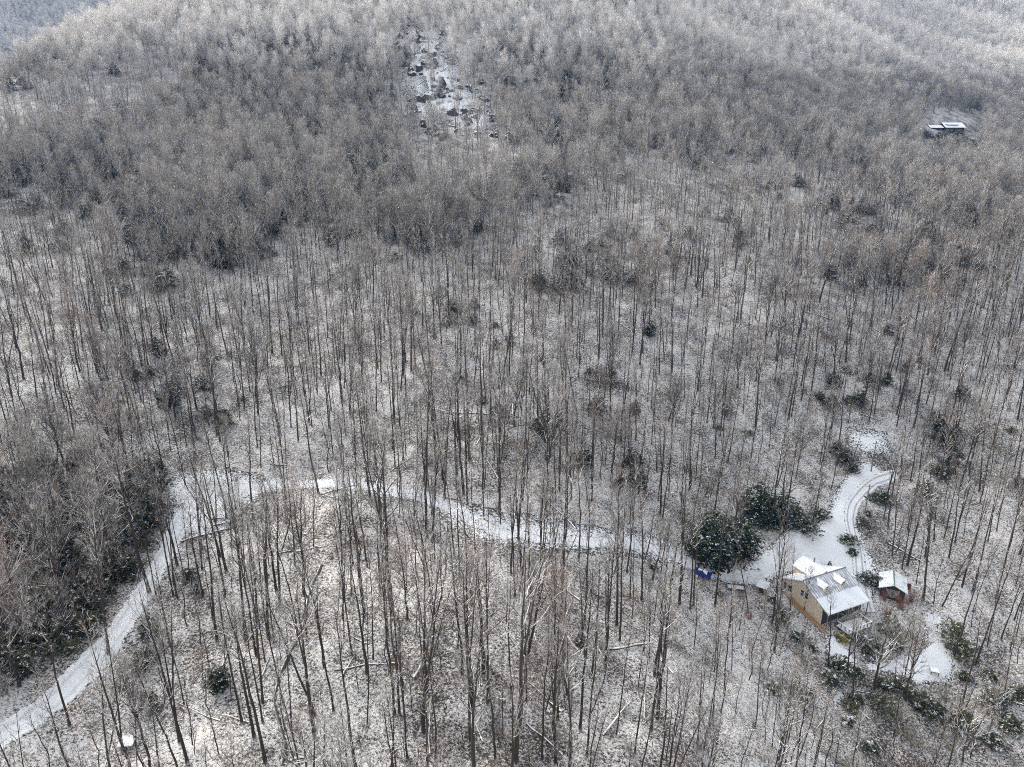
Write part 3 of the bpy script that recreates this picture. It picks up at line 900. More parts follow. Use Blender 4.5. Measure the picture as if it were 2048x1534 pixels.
for (u, v, hgt, lab) in [(1742, 943, 9.0, 'tall bare utility pole at the top of the driveway bend'), (1729, 1028, 8.5, 'tall bare utility pole on the verge inside the driveway curve')]:
    q = base(u, v)
    po = empty('utility_pole', q, 0, lab, 'utility pole', 'utility poles along the driveway')
    MB().tube([(0, 0, -.5), (.03, 0, hgt * .5), (0.05, 0, hgt)], [.17, .14, .11], 8).build('shaft', M['grey_wood'], po)
    MB().box(-.9, .9, -.06, .06, hgt - .7, hgt - .55).build('cross_arm', M['grey_wood'], po)

# ------------------------------------------------------------------ fallen logs, ledges
LOGS = [(1115, 1253, 1154, 1302, .26, 'white-topped forked fallen log lying in the stand below the track', 1), (1212, 1301, 1303, 1288, .24, 'long snow-topped fallen log lying almost level below the track', 0),
        (1051, 1446, 1127, 1512, .16, 'thin fallen log slanting down near the bottom edge', 0), (1205, 1473, 1259, 1405, .18, 'dark fallen tree with spread branches near the bottom edge', 1),
        (899, 826, 1011, 834, .20, 'dark level fallen log across the slope above the track', 0), (952, 890, 984, 840, .15, 'slim pole-like log propped uphill above the track', 0),
        (361, 1085, 484, 1050, .20, 'long fallen log along the front of the snowy clearing', 0), (323, 988, 352, 994, .16, 'short dark log at the back of the snowy clearing', 0),
        (1320, 1032, 1364, 1005, .18, 'fallen log slanting uphill behind the track by the dark evergreen', 0), (1609, 625, 1700, 652, .24, 'long dark fallen trunk across the upper slope, with branches', 1),
        (1817, 627, 1851, 656, .22, 'short steep fallen log high in the eastern stand', 0), (1704, 749, 1753, 771, .18, 'thin fallen log midway up the eastern stand', 0),
        (1719, 828, 1761, 842, .2, 'fallen log lying on the snowy glade above the driveway', 1), (1777, 1089, 1842, 1123, .24, 'snow-topped fallen log behind the shed', 0),
        (599, 1134, 623, 1181, .22, 'white fallen log beside the dark stream', 0), (523, 1354, 538, 1316, .14, 'slim fallen log uphill of the round dark conifer', 0),
        (684, 1354, 708, 1313, .15, 'slim fallen log on open snow east of the stream', 0), (828, 1357, 866, 1286, .18, 'fallen treetop with fanned branches below the track', 1),
        (570, 1524, 622, 1515, .2, 'fallen log with snow at the bottom edge by the stream', 0), (420, 1040, 470, 1034, .18, 'dark log in the brush pile at the snowy clearing', 0),
        (425, 1052, 465, 1044, .18, 'lower log of the brush pile at the snowy clearing', 1), (640, 990, 720, 968, .16, 'log along the back of the track in the middle stand', 0),
        (829, 182, 864, 202, .28, 'dark log across the bare snow slide', 0), (865, 85, 880, 120, .28, 'steep pale log at the top of the snow slide', 0), (889, 120, 910, 112, .28, 'pale log lying level on the snow slide', 0),
        (1058, 135, 1078, 158, .28, 'pale log slanting down east of the snow slide', 0), (1053, 178, 1058, 203, .28, 'upright-looking pale log below the ridge woods', 0), (1102, 188, 1113, 205, .28, 'short pale forked log in the ridge woods', 1),
        (967, 223, 965, 255, .28, 'white log pointing straight downhill below the rock ledges', 0), (1134, 217, 1181, 218, .28, 'dark level log in the ridge woods', 0), (985, 212, 994, 190, .28, 'pale log leaning uphill beside the ledges', 0),
        (815, 120, 822, 90, .28, 'pale log on the western side of the snow slide', 0), (840, 108, 846, 82, .28, 'pale log in the middle of the snow slide', 0), (1187, 342, 1275, 360, .3, 'long dark log along the hillside path', 0),
        (855, 270, 905, 240, .28, 'dark fallen trunk at the foot of the snow slide', 1), (1740, 1440, 1690, 1400, .15, 'thin fallen log under the shrubs at the bottom corner', 0)]
LOGP = []
for (u1, v1, u2, v2, rad, lab, br) in LOGS:
    a, b = hit(u1, v1), hit(u2, v2)
    if a is None or b is None: continue
    d = b - a; Ln = float(np.linalg.norm(d))
    root = empty('fallen_log', (float(a[0]), float(a[1]), float(a[2])), 0, lab, 'log')
    t = np.linspace(0, 1, 6)
    P = np.outer(t, d) + np.array([0, 0, rad * .8]) + rng.normal(0, .05, (6, 3))
    gl = ground(a[0] + P[:, 0], a[1] + P[:, 1]) - a[2]
    P[:, 2] = np.maximum(P[:, 2], gl + rad * .6)
    MB().tube(P, rad * np.linspace(1, .55, 6), 7).build('stem', M['log'], root, True)
    if br:
        for k in range(5):
            x = rng.uniform(.45, 1); p0 = P[0] + (P[-1] - P[0]) * x
            dd = unit(d / Ln + np.array([rng.normal(0, .6), rng.normal(0, .6), rng.uniform(.05, .5)]))
            MB().tube(limb_path(rng, p0, dd, Ln * rng.uniform(.25, .5), 4, -.05, .12), np.linspace(rad * .4, .02, 5), 4).build('limb', M['log'], root)
    LOGP.append(((a + b) / 2, lab))


_lr = np.random.default_rng(303)
EXTRA = []
for _ in range(70):
    u1, v1 = _lr.uniform(340, 1950), _lr.uniform(640, 1510)
    a = hit(u1, v1); th = _lr.uniform(0, 3.14); Ln = _lr.uniform(5, 13)
    b = a + np.array([math.cos(th) * Ln, math.sin(th) * Ln, 0]); b[2] = gz(b[0], b[1])
    EXTRA.append((a, b, _lr.uniform(.07, .15)))


def ledge_mesh(seed):
    r = np.random.default_rng(seed); mb = MB(); n = 9
    for k, (z, s) in enumerate(((-1.0, 1.0), (.35, 1.08), (.8, .95), (1.15, .55))):
        for i in range(n):
            a = i * 6.283 / n
            mb.v.append((math.cos(a) * 2.2 * s * r.uniform(.55, 1.3), math.sin(a) * 1.2 * s * r.uniform(.55, 1.3), z * r.uniform(.6, 1.4)))
    for k in range(3):
        for i in range(n):
            mb.face((k * n + i, k * n + (i + 1) % n, (k + 1) * n + (i + 1) % n, (k + 1) * n + i))
    mb.face(range(3 * n, 4 * n))
    return mb.mesh('rock', M['ledge'])


LED = [ledge_mesh(i) for i in range(3)]
LEDGES = [(822, 142, 1.6, 'dark rock ledge crossing the snow slide'), (842, 150, 1.3, 'smaller dark ledge beside the long one on the snow slide'), (816, 68, 1.2, 'small dark boulder at the top of the snow slide'), (833, 70, 1.0, 'small boulder alone near the head of the snow slide'),
          (825, 176, 1.1, 'dark boulder at the western edge of the snow slide'), (936, 226, 2.1, 'large overhanging rock ledge in the lower snow slide'), (952, 224, 1.6, 'rock ledge just east of the large overhanging one'), (936, 250, 1.5, 'low rock ledge under the large overhanging one'),
          (985, 272, 1.8, 'snow-streaked rock outcrop at the foot of the snow slide'), (892, 178, 1.2, 'dark boulder among logs on the snow slide'), (884, 195, 1.2, 'dark boulder lower among logs on the snow slide'), (888, 104, 1.1, 'dark boulder under a level pale log'),
          (1053, 184, 1.4, 'dark ledge among trees east of the snow slide'), (1075, 186, 1.3, 'second dark ledge farther east in the ridge woods'), (1100, 186, 1.3, 'dark ledge by the forked pale log'), (846, 245, 1.3, 'dark rock at the lower western end of the snow slide')]
for i, (u, v, s, lab) in enumerate(LEDGES):
    o = obj('rock_ledge', LED[i % 3]); o.location = base(u, v); o.scale = (s * rng.uniform(.4, .75), s * rng.uniform(.5, .9), s * rng.uniform(.6, 1.1)); o.rotation_euler = (rng.normal(0, .25), rng.normal(0, .25), rng.uniform(-1.4, 1.4))
    tag(o, lab, 'rock')

for i in range(110):
    u, v = _lr.uniform(790, 1085), _lr.uniform(45, 280)
    if not inside(np.array([(785, 40), (920, 40), (1000, 110), (1090, 200), (1010, 285), (830, 275), (790, 160)], float), np.array([u]), np.array([v]))[0]: continue
    q = hit(u, v)
    if q is None: continue
    o = obj('rock_ledge', LED[i % 3]); o.location = (float(q[0]), float(q[1]), float(q[2]) - .5); k = _lr.uniform(.6, 1.7)
    o.scale = (k * _lr.uniform(.7, 1.5), k * _lr.uniform(.6, 1.2), k * _lr.uniform(1.0, 2.2)); o.rotation_euler = (_lr.normal(0, .3), _lr.normal(0, .3), _lr.uniform(0, 6.28))
    tag(o, 'broken dark rock with snow on top, scattered over the snow slide', 'rock', 'broken rocks of the snow slide')
for i in range(34):
    u, v = _lr.uniform(800, 1210), _lr.uniform(70, 280)
    q = hit(u, v); th = _lr.uniform(0, 3.14); Ln = _lr.uniform(6, 14)
    b = q + np.array([math.cos(th) * Ln, math.sin(th) * Ln, 0]); b[2] = gz(b[0], b[1]) + _lr.uniform(0, 1.5)
    on = u < 1000
    root = empty('fallen_log', tuple(float(t) for t in q), 0, 'pale fallen log among the rocks of the snow slide' if on else 'pale fallen log under the ridge woods east of the snow slide', 'log', 'fallen logs on the snow slide' if on else 'fallen logs east of the snow slide')
    MB().tube(np.outer(np.linspace(0, 1, 4), b - q) + np.array([0, 0, .25]), np.array([.26, .22, .17, .1]), 6).build('stem', M['log'], root, True)

# ------------------------------------------------------------------ evergreens and shrubs, one by one
def plant(name, cat, meshes, parts, loc, s, lab=None, group=None, sz=None, rz=None, lean=False):
    root = empty(name, loc, rng.uniform(0, 6.28) if rz is None else rz, lab, cat, group)
    root.scale = (s, s, sz or s)
    if lean:
        f = rng.uniform(.64, 1.18); root.scale = (s * f, s * f, s)
        k = 3.0 if rng.uniform() < .09 else 1.0
        root.rotation_euler = (rng.normal(0, R(2)) * k, rng.normal(0, R(2)) * k, root.rotation_euler.z)
    for nm, me in zip(parts, meshes):
        obj(nm, me, root)
    return root


SHR = []            # x, y, radius: trees keep a little away
def shrub(u, v, kind, s, lab, name='evergreen_shrub', group=None, sz=None):
    q = base(u, v)
    var = {'r': RHODO, 'd': DARK, 'o': OLIVE, 'y': YELLOW}[kind]
    if u > 1640 and v > 1280 and kind != 'y': s *= 1.12
    plant(name, 'shrub', var[int(rng.integers(len(var)))], ('stem', 'foliage'), q, s, lab, group, sz)
    SHR.append((q[0], q[1], 2.2 * s))


def conif(u, v, k, s, lab, me=None, sz=None):
    q = base(u, v)
    plant('conifer_tree', 'conifer', me or CONIF[k], ('trunk', 'foliage'), q, s, lab, None, sz)
    SHR.append((q[0], q[1], 1.8 * s))


conif(1425, 1128, 1, 1.25, 'broad dark evergreen with brown base towering over the blue car')
conif(1478, 1112, 1, .95, 'dark evergreen leaning into the broad one by the snowy yard')
conif(1515, 1045, 1, 1.0, 'dark evergreen behind the yard, tallest of the clump west of the driveway')
conif(1560, 1052, 1, .85, 'dark evergreen in the middle of the clump west of the driveway')
conif(436, 1378, 0, .62, 'small round dark green conifer standing alone in open snow')
conif(337, 815, 0, 1.0, 'dark conifer standing alone on the slope above the road bend')
conif(318, 712, 0, .9, 'dark brownish conifer higher on the slope above the road bend')
conif(322, 952, 0, .55, 'thin dark young conifer above the snowy clearing')
conif(1658, 1137, 2, .5, 'tiny snowy conifer behind the house roof')
conif(132, 208, 0, 1.0, 'snow-laden pointed conifer on the frosted ridge slope', SNOWY[0])
conif(1268, 830, 0, .62, 'dark young conifer among trunks in the middle of the slope')
conif(1480, 480, 0, .8, 'dark conifer in the gap of the upper eastern woods')
conif(1300, 672, 0, .75, 'dark conifer midway up the central slope')
for u, v, s, lab in [(1612, 1062, 1.15, 'green rhododendron mound at the corner of the snowy yard'), (1640, 1035, 1.0, 'green rhododendron next to the driveway verge'), (1590, 1030, 1.1, 'deep green rhododendron below the dark evergreens'),
                     (1764, 1003, 1.0, 'dark rhododendron outside the driveway bend'), (1724, 1050, .7, 'small rhododendron inside the driveway curve under the pole'), (1735, 1030, .6, 'upper rhododendron inside the driveway curve'),
                     (1697, 1085, .75, 'snow-flecked shrub beside the driveway'), (1705, 1108, .62, 'lower snow-flecked shrub beside the driveway'), (1740, 1165, .85, 'green shrub tight against the shed'),
                     (1680, 1345, .95, 'round dark rhododendron south of the house'), (1712, 1350, .8, 'paler rhododendron next to the round dark one'), (1762, 1372, .8, 'snow-speckled rhododendron at the foot of the lawn'),
                     (1790, 1378, .8, 'rhododendron at the lawn corner with snowy leaves'), (1735, 1300, 1.0, 'dark rhododendron below the deck'), (1790, 1300, .95, 'large dark rhododendron between deck and lawn'),
                     (1712, 1405, .85, 'rhododendron beside the garden path'), (1660, 1370, .7, 'low rhododendron at the edge of the garden path'), (1930, 1360, .8, 'rhododendron at the foot of tall trees beyond the lawn'),
                     (1985, 1360, .8, 'dark shrub beyond the lawn near the picture edge'), (1985, 1410, 1.2, 'tall green rhododendron on the eastern edge'), (2020, 1460, 1.3, 'large deep green rhododendron in the bottom corner'),
                     (1985, 1490, 1.1, 'green rhododendron low in the bottom corner'), (2040, 1400, 1.1, 'rhododendron at the eastern edge above the corner mound'), (1560, 1240, .8, 'dark shrub beside the house walkway'),
                     (1545, 1205, .65, 'small dark shrub near the lean-to'), (1595, 1280, .8, 'snowy-leaved shrub downhill of the house wall'), (1625, 1300, .6, 'small dark shrub by the garden path top'),
                     (1545, 1385, .9, 'rhododendron in the brushy stand southwest of the house'), (1600, 1390, .9, 'rhododendron lower in the brushy stand'), (1440, 1190, .55, 'shrub behind the flatbed trailer'),
                     (1307, 1138, .55, 'round greyish shrub by the end of the track'), (1695, 1450, .8, 'rhododendron low near the bottom edge'), (1740, 1500, .8, 'olive rhododendron at the bottom edge'),
                     (1850, 1420, .9, 'rhododendron within the pale thicket'), (1880, 1430, 1.0, 'dark rhododendron low in the pale thicket'), (1925, 1450, .8, 'rhododendron at the end of the pale thicket')]:
    shrub(u, v, 'r', s, lab, 'rhododendron')
for u, v, s, sz, lab in [(1905, 1290, 1.2, 1.5, 'tall olive green dome-shaped shrub beyond the lawn'), (1925, 1320, 1.0, 1.2, 'smaller olive shrub behind the dome-shaped one'), (1780, 1270, 1.1, 1.2, 'brownish olive bush between shed and deck'), (1760, 1420, .9, .9, 'olive bush by the path below the rhododendrons'), (1700, 1420, .8, 1.1, 'drooping olive shrub beside the garden path'),
                         (1820, 1390, 1.0, .8, 'olive bush at the top of the pale thicket'), (1455, 830, .9, .9, 'olive thicket bush halfway up the eastern stand'), (1500, 870, .8, .8, 'olive bush below the thicket in the eastern stand'), (1440, 860, .8, .8, 'brownish bush by the thicket in the eastern stand')]:
    shrub(u, v, 'o', s, lab, 'olive_shrub', sz=sz)
shrub(1684, 1279, 'y', .85, 'yellow green low bush under the front deck', 'yellow_bush')
shrub(1697, 1276, 'y', .7, 'second yellow green bush beside the one under the deck', 'yellow_bush')
for u, v, s, lab in [(380, 1160, .8, 'dark shrub by the road above the bend'), (300, 1270, 1.0, 'dark shrub on the downhill verge of the road'), (290, 1330, 1.0, 'dark shrub on the verge beside the straight stretch of road'),
                     (395, 1190, .7, 'dark low shrub downhill of the road bend'), (300, 1415, .9, 'dark shrub in the corner stand near the hut'), (1690, 925, 1.0, 'dark hedge-like shrub above the driveway'), (1705, 945, .9, 'end shrub of the dark hedge above the driveway'), (1675, 905, .9, 'upper shrub of the dark hedge above the driveway'),
                     (1240, 975, .8, 'brownish shrub on the slope above the track'), (1160, 1290, .7, 'dark shrub beneath leaning trunks in the middle stand'), (1120, 1290, .8, 'dark shrub by the forked white log'), (1180, 750, .8, 'dark shrub in the central slope'),
                     (1225, 750, .7, 'dark shrub east of its pair on the central slope'), (855, 925, .5, 'small dark tuft on the central slope'), (1560, 770, .8, 'dark shrub in the eastern stand'), (1640, 800, .9, 'dark shrub low in the eastern stand'),
                     (640, 345, 1.6, 'dark evergreen clump in the upper thicket')]:
    shrub(u, v, 'd', s, lab, 'dark_shrub')


# ------------------------------------------------------------------ where the trees stand
KEEP = [  # parts of the photograph that no big tree hides (picture polygons): buildings, yard, driveway
    [(1562, 1125), (1745, 1118), (1750, 1275), (1650, 1290), (1562, 1200)], [(1745, 1120), (1825, 1120), (1825, 1195), (1745, 1190)], [(1600, 1060), (1690, 1020), (1700, 940), (1775, 930), (1775, 980), (1735, 1010), (1740, 1120), (1600, 1120)],
    [(1355, 1095), (1450, 1095), (1450, 1185), (1355, 1185)], [(1846, 226), (1960, 226), (1960, 285), (1846, 276)], [(1838, 1215), (1890, 1230), (1918, 1300), (1905, 1370), (1800, 1365), (1835, 1300)], [(1655, 1280), (1700, 1300), (1700, 1370), (1660, 1400)], [(400, 1320), (470, 1320), (470, 1390), (400, 1390)]]
THIN = [[(345, 950), (470, 935), (480, 1010), (420, 1080), (345, 1075)], [(-20, 1540), (40, 1420), (240, 1230), (310, 1060), (350, 1080), (320, 1180), (250, 1320), (90, 1470)], [(795, 55), (905, 60), (1000, 250), (830, 260)],
        [(500, 950), (700, 950), (700, 990), (500, 990)], [(880, 1000), (1340, 1060), (1380, 1130), (1100, 1100), (900, 1060)], [(1690, 850), (1790, 860), (1790, 915), (1690, 905)]]


def covers(x, y, z, H, polys):
    c = np.zeros(x.shape, bool)
    for f in (0, .15, .3, .45, .6, .75, .9):
        u, v, _ = project(np.stack([x, y, z + H * f], -1))
        for P in polys:
            c |= inside(np.array(P, float), u, v)
    return c


def blocked(x, y, m=0.0):
    b = np.zeros(x.shape, bool)
    for P, hw in AVOID:
        d = np.full(x.shape, 1e9)
        for a in range(0, len(P), 2):
            d = np.minimum(d, np.hypot(x - P[a, 0], y - P[a, 1]) - hw[a])
        b |= d < m
    for P in CLEAR:
        b |= inside(P, x, y)
    ca, sa = math.cos(R(24)), math.sin(R(24))
    lx, ly = (x - HP[0]) * ca + (y - HP[1]) * sa, -(x - HP[0]) * sa + (y - HP[1]) * ca
    b |= (lx > -3) & (lx < 15) & (ly > -7) & (ly < 16)
    b |= np.hypot(x - SHED[0], y - SHED[1]) < 5.5
    b |= (np.abs(x - cp[0] + 4) < 16) & (y > cp[1] - 26) & (y < cp[1] + 12)
    return b


def jitter_grid(x0, x1, y0, y1, cell, r, j=.95):
    X, Y = np.meshgrid(np.arange(x0, x1, cell), np.arange(y0, y1, cell))
    return (X + r.uniform(-.5, .5, X.shape) * cell * j).ravel(), (Y + r.uniform(-.5, .5, X.shape) * cell * j).ravel()


def clump(x, y, s=1.0):
    return .5 + .25 * (np.sin(x / (11 * s) + np.sin(y / (17 * s)) * 2) + np.sin(y / (13 * s) + np.sin(x / (19 * s)) * 2))


# trees read off the photograph: crop origin x, y, magnification, then foot positions in the crop
HAND = []
for ox, oy, k, pts in [(1000, 1000, 4.09, [(125, 800), (160, 745), (180, 590), (90, 620), (260, 900), (240, 965), (330, 700), (310, 790), (455, 780), (505, 945), (210, 1320), (685, 1060), (1085, 650), (1155, 840), (955, 1030), (980, 1155), (1300, 770), (1345, 800), (1465, 870), (1555, 900), (1580, 880), (860, 1410), (750, 1430), (450, 1530), (640, 500)]),
                       (900, 1234, 4.096, [(100, 470), (310, 710), (175, 1030), (190, 770), (370, 1185), (540, 1220), (750, 1200), (860, 640), (880, 870), (1060, 930), (1270, 455), (1110, 1150), (1510, 1130), (1690, 850)]),
                       (300, 1134, 3.41, [(185, 210), (650, 520), (730, 320), (810, 480), (630, 1070), (770, 930), (790, 1340), (1310, 350), (1380, 610), (1470, 370), (1650, 350), (1480, 1090), (1250, 980), (1670, 1010), (1700, 1010), (1950, 1265), (1850, 1120), (1870, 1150), (1760, 1330), (1520, 630), (1750, 160)]),
                       (600, 550, 3.41, [(1155, 1280), (60, 780), (195, 1050), (350, 790), (1250, 1210), (1680, 1265), (1710, 1255), (930, 1340), (1070, 1420), (985, 1530), (1480, 1180), (480, 1530), (130, 1500), (1540, 1190)]),
                       (0, 900, 3.41, [(1050, 205), (910, 335), (930, 340), (1265, 240), (1610, 410), (1545, 470), (1550, 835), (1215, 1020), (1185, 1000), (1020, 975), (1065, 985), (720, 790), (1745, 1115), (1830, 1280), (1750, 1400), (1480, 1320), (1955, 400), (1390, 1010), (740, 1395), (480, 880)]),
                       (1350, 860, 2.927, [(1410, 905), (1330, 820), (1355, 805), (580, 1300), (30, 1000), (850, 190), (1000, 1450), (1560, 1030), (1720, 790), (1830, 660), (1740, 950), (1960, 1300), (1630, 1330)])]:
    for a, b in pts:
        HAND.append((ox + a / k, oy + b / k))
BIG = [(1253, 1146, 'T', 5, 1.0), (1845, 1205, 'T', 4, 1.05), (1430, 1212, 'T', 0, 1.0), (1112, 1533, 'T', 5, 1.0), (1135, 1390, 'S', 0, 1.1), (1745, 1380, 'S', 1, 1.0), (1950, 1330, 'T', 2, 1.0), (1812, 1400, 'S', 2, .9), (1975, 1480, 'S', 3, 1.0), (1655, 1335, 'T', 7, .85), (1606, 1222, 'S', 3, .75), (1580, 1232, 'T', 9, .85), (1700, 1420, 'T', 3, .85)]

r = np.random.default_rng(77)
TREES = []           # x, y, z, kind, variant, scale, rotation, hand-placed
for u, v, kd, k, s in BIG:
    q = hit(u, v); TREES.append((*q, kd, k, s, r.uniform(0, 6.28), True))
for u, v in HAND:
    q = hit(u, v); TREES.append((*q, 'T', int(r.integers(len(TALL))), r.uniform(.82, 1.08), r.uniform(0, 6.28), True))
HX = np.array([t[:2] for t in TREES])


def zone_of(u, v):
    """Kind of wood by where it lies: 0 tall stand, 1 dense rounded crowns, 2 thicket under broad trees."""
    th = (u > -250) & (v > 940) & (u < np.interp(v, [940, 1060, 1185, 1265, 1350, 1450, 1500], [325, 322, 258, 203, 112, -15, -120]))
    th2 = (((u - 560) / 190) ** 2 + ((v - 265) / 170) ** 2 < 1) | (((u - 400) / 120) ** 2 + ((v - 440) / 70) ** 2 < 1) | (((u - 120) / 110) ** 2 + ((v - 330) / 40) ** 2 < 1)
    up = (v < 300) & (u > 960)
    right = (u > 1180) & (v < 120 + (u - 1180) * .42) & (v < 500)
    mid = np.sin(u / 130.0 + np.sin(v / 60.0) * 1.5) + np.sin(v / 45.0 + u / 210.0) > 1.5
    return np.where(th | th2, 2, np.where(up | right | (mid & (v < 560)), 1, 0))


def scatter(cell, y0, y1, seed, near=True):
    rr = np.random.default_rng(seed)
    x, y = jitter_grid(-.92 * y1 - 40, .92 * y1 + 40, y0, y1, cell, rr)
    z = ground(x, y)
    u, v, zc = project(np.stack([x, y, z], -1))
    ut, vt, _ = project(np.stack([x, y, z + 28], -1))
    ok = (np.maximum(u, ut) > -130) & (np.minimum(u, ut) < 2180) & (vt < 1560) & (v > -70) & (zc > 30)
    return x[ok], y[ok], z[ok], u[ok], v[ok], zc[ok], rr


def hidden(x, y, z, H=30.0):
    """True where the hill itself hides the whole tree from the camera."""
    p = np.stack([x, y, z + H], -1); c = np.array([0, 0, CAM_Z]); h = np.zeros(x.shape, bool)
    for t in np.linspace(.35, .97, 32):
        q = c + (p - c) * t
        h |= q[:, 2] < ground(q[:, 0], q[:, 1]) - 1
    return h


x, y, z, u, v, zc, rr = scatter(4.9, 38, 900, 31)
zj = np.clip((800 - v) / 200, 0, 1)                       # groves thin out at their edges
zn = zone_of(u + rr.normal(0, 42, u.shape) * zj, v + rr.normal(0, 26, v.shape) * zj)
keep = ~blocked(x, y)
dens = np.where(zn == 2, np.where(v > 900, .62, .72), np.where(zn == 1, 1.0, .80)) * (.55 + .75 * clump(x, y)) * np.interp(z, [25, 41, 56, 95, 143], [1.0, 1.0, .90, .82, 1.1])
dens = np.where((v > 940) & (zn == 0), dens * np.where(u < 1050, 1.3, 1.1), dens)
dens = np.where((u > 1450) & (v > 1090), dens * .62, dens)
dens = np.where((u > 1630) & (v > 1240), dens * .5, dens)
dens = np.where((u > 1700) & (v > 560) & (v < 1000), dens * 1.25, dens)
keep &= rr.uniform(0, 1, x.shape) < dens
keep &= np.min(np.hypot(x[:, None] - HX[None, :, 0], y[:, None] - HX[None, :, 1]), 1) > 2.2
for sx, sy, sr in SHR:
    keep &= np.hypot(x - sx, y - sy) > .55 * sr
Hs = np.where(zn == 0, 27.0, 19.0)
keep &= ~covers(x, y, z, Hs, KEEP)
jx, jy = rr.normal(0, 1, x.shape) * np.where(z > 95, 7, 1.5), rr.normal(0, 1, x.shape) * np.where(z > 95, 12, 1.5)      # ragged edges
keep &= ~(covers(x + jx, y + jy, z, Hs, THIN) & (rr.uniform(0, 1, x.shape) < np.where(z > 95, .46, .46)))
keep &= ~(covers(x + jx, y + jy, z, Hs, [[(880, 80), (1150, 110), (1260, 190), (1150, 240), (1000, 260)]]) & (rr.uniform(0, 1, x.shape) < .4))
x, y, z, u, v, zc, zn = (a[keep] for a in (x, y, z, u, v, zc, zn))
keep = ~hidden(x, y, z)
x, y, z, u, v, zc, zn = (a[keep] for a in (x, y, z, u, v, zc, zn))
kd = np.where(zn == 0, np.where(rr.uniform(0, 1, x.shape) < np.interp(z, [50, 143], [.94, .5]), 0, 1), 1)
sc_ = rr.uniform(.62, 1.08, x.shape) * np.where(kd == 0, np.interp(z, [30, 56, 95, 132, 178], [.93, .90, .76, .52, .44]), np.interp(z, [30, 56, 95, 132, 178], [1.1, 1.05, .95, .8, .72]))
rot = rr.uniform(0, 6.283, x.shape)
var = rr.integers(0, 1000, x.shape)
order = np.argsort(zc)
N_IND = 300 - len(TREES)
near_i, far_i = order[:N_IND], order[N_IND:]
for i in near_i:
    TREES.append((x[i], y[i], z[i], 'T' if kd[i] == 0 else 'S', int(var[i] % (len(TALL) if kd[i] == 0 else len(SPREAD))), float(sc_[i]), float(rot[i]), False))

# ------------------------------------------------------------------ individual trees and what each is called
MARK = [(HP + np.array([3, 5, 0]), 'the beige house'), (np.array([*SHED, 0]), 'the garden shed'), (np.array(car.location), 'the blue car'), (np.array(tr.location), 'the flatbed trailer'), (np.array(tb.location), 'the square snowy table'),
        (np.array(hs.location), 'the tiny flat-roofed hut'), (np.array(ls.location), 'the brown lean-to'), (hit(436, 1378), 'the small round conifer'), (hit(1415, 1122), 'the broad dark evergreen'), (hit(1742, 943), 'the upper utility pole'), (hit(1729, 1028), 'the lower utility pole'),
        (hit(1307, 1138), 'the round greyish shrub at the end of the track'), (hit(1905, 1290), 'the tall olive dome-shaped shrub'), (hit(1612, 1062), 'the green rhododendron at the yard corner'), (hit(322, 952), 'the thin young conifer above the clearing'), (hit(1240, 975), 'the brownish shrub above the track')]
MARK += [(q, 'the ' + lab) for q, lab in LOGP if project(q)[1] > 940]
TX = np.array([t[:3] for t in TREES]); TU, TV, TZ = project(TX)
LAB = {}
for q, nm in MARK:
    d = np.hypot(TX[:, 0] - q[0], TX[:, 1] - q[1])
    for i in np.argsort(d)[:6]:
        if i not in LAB and d[i] < 14:
            LAB[i] = 'bare tree closest to ' + nm if len(('bare tree closest to ' + nm).split()) <= 16 else None
            if LAB[i] is None: del LAB[i]
            break
ROADP = AVOID[0][0]; TRACKP = AVOID[1][0]; DRIVEP = AVOID[2][0]


def place_of(p, u, v):
    dr = np.hypot(*(ROADP - p[:2]).T).min(); dt = np.hypot(*(TRACKP - p[:2]).T).min(); dd = np.hypot(*(DRIVEP - p[:2]).T).min()
    if dr < 6: return 'on the verge of the snowy road'
    if dt < 7: return 'along the edge of the snowy track'
    if dd < 7: return 'beside the curving driveway'
    zz = int(zone_of(np.array([u]), np.array([v]))[0])
    if zz == 2: return 'in the dark evergreen thicket above the road'
    if u > 1440:
        if v > 1380: return 'in the bottom corner by the rhododendrons'
        return 'in the sloping woods around the house' if v > 1050 else 'in the crowded stand above the driveway'
    if v > 1534: return 'cut off by the bottom edge of the photo'
    if u < 660: return 'between the road and the dark stream' if v > 1010 else 'on the slope above the road bend'
    if v > 1300: return 'low in the open stand near the bottom edge'
    return 'in the open stand just below the track' if v > 1040 else 'on the slope just above the track'


LOOKT = ['tall straight', 'tall slim', 'tall forked', 'slender swaying', 'tall two-stemmed', 'thin-crowned', 'tall thick-trunked', 'thin leaning', 'crooked forked', 'short thin']
LOOKS = ['broad-crowned forked', 'broad-crowned', 'large wide-spreading', 'small round-crowned']
for i, (px, py, pz, kd_, k, s, ro, hand) in enumerate(TREES):
    me = (TALL if kd_ == 'T' else SPREAD)[k]
    if i in LAB:
        lab, grp = LAB[i], 'bare trees on the snowy slope'
    else:
        look = (LOOKT if kd_ == 'T' else LOOKS)[k]
        pl = place_of(TX[i], TU[i], TV[i])
        dm = [(np.hypot(TX[i, 0] - q[0], TX[i, 1] - q[1]), nm) for q, nm in MARK if len(nm.split()) <= 9]
        dmin, nm = min(dm, key=lambda t: t[0])
        if dmin < 22: pl = 'near ' + nm
        lab = f'{look} bare tree {pl}'; grp = f'{look} bare trees {pl}'
    plant('bare_tree', 'tree', me, ('trunk', 'crown'), (float(px), float(py), float(pz)), float(s), lab, grp, rz=float(ro), lean=True)


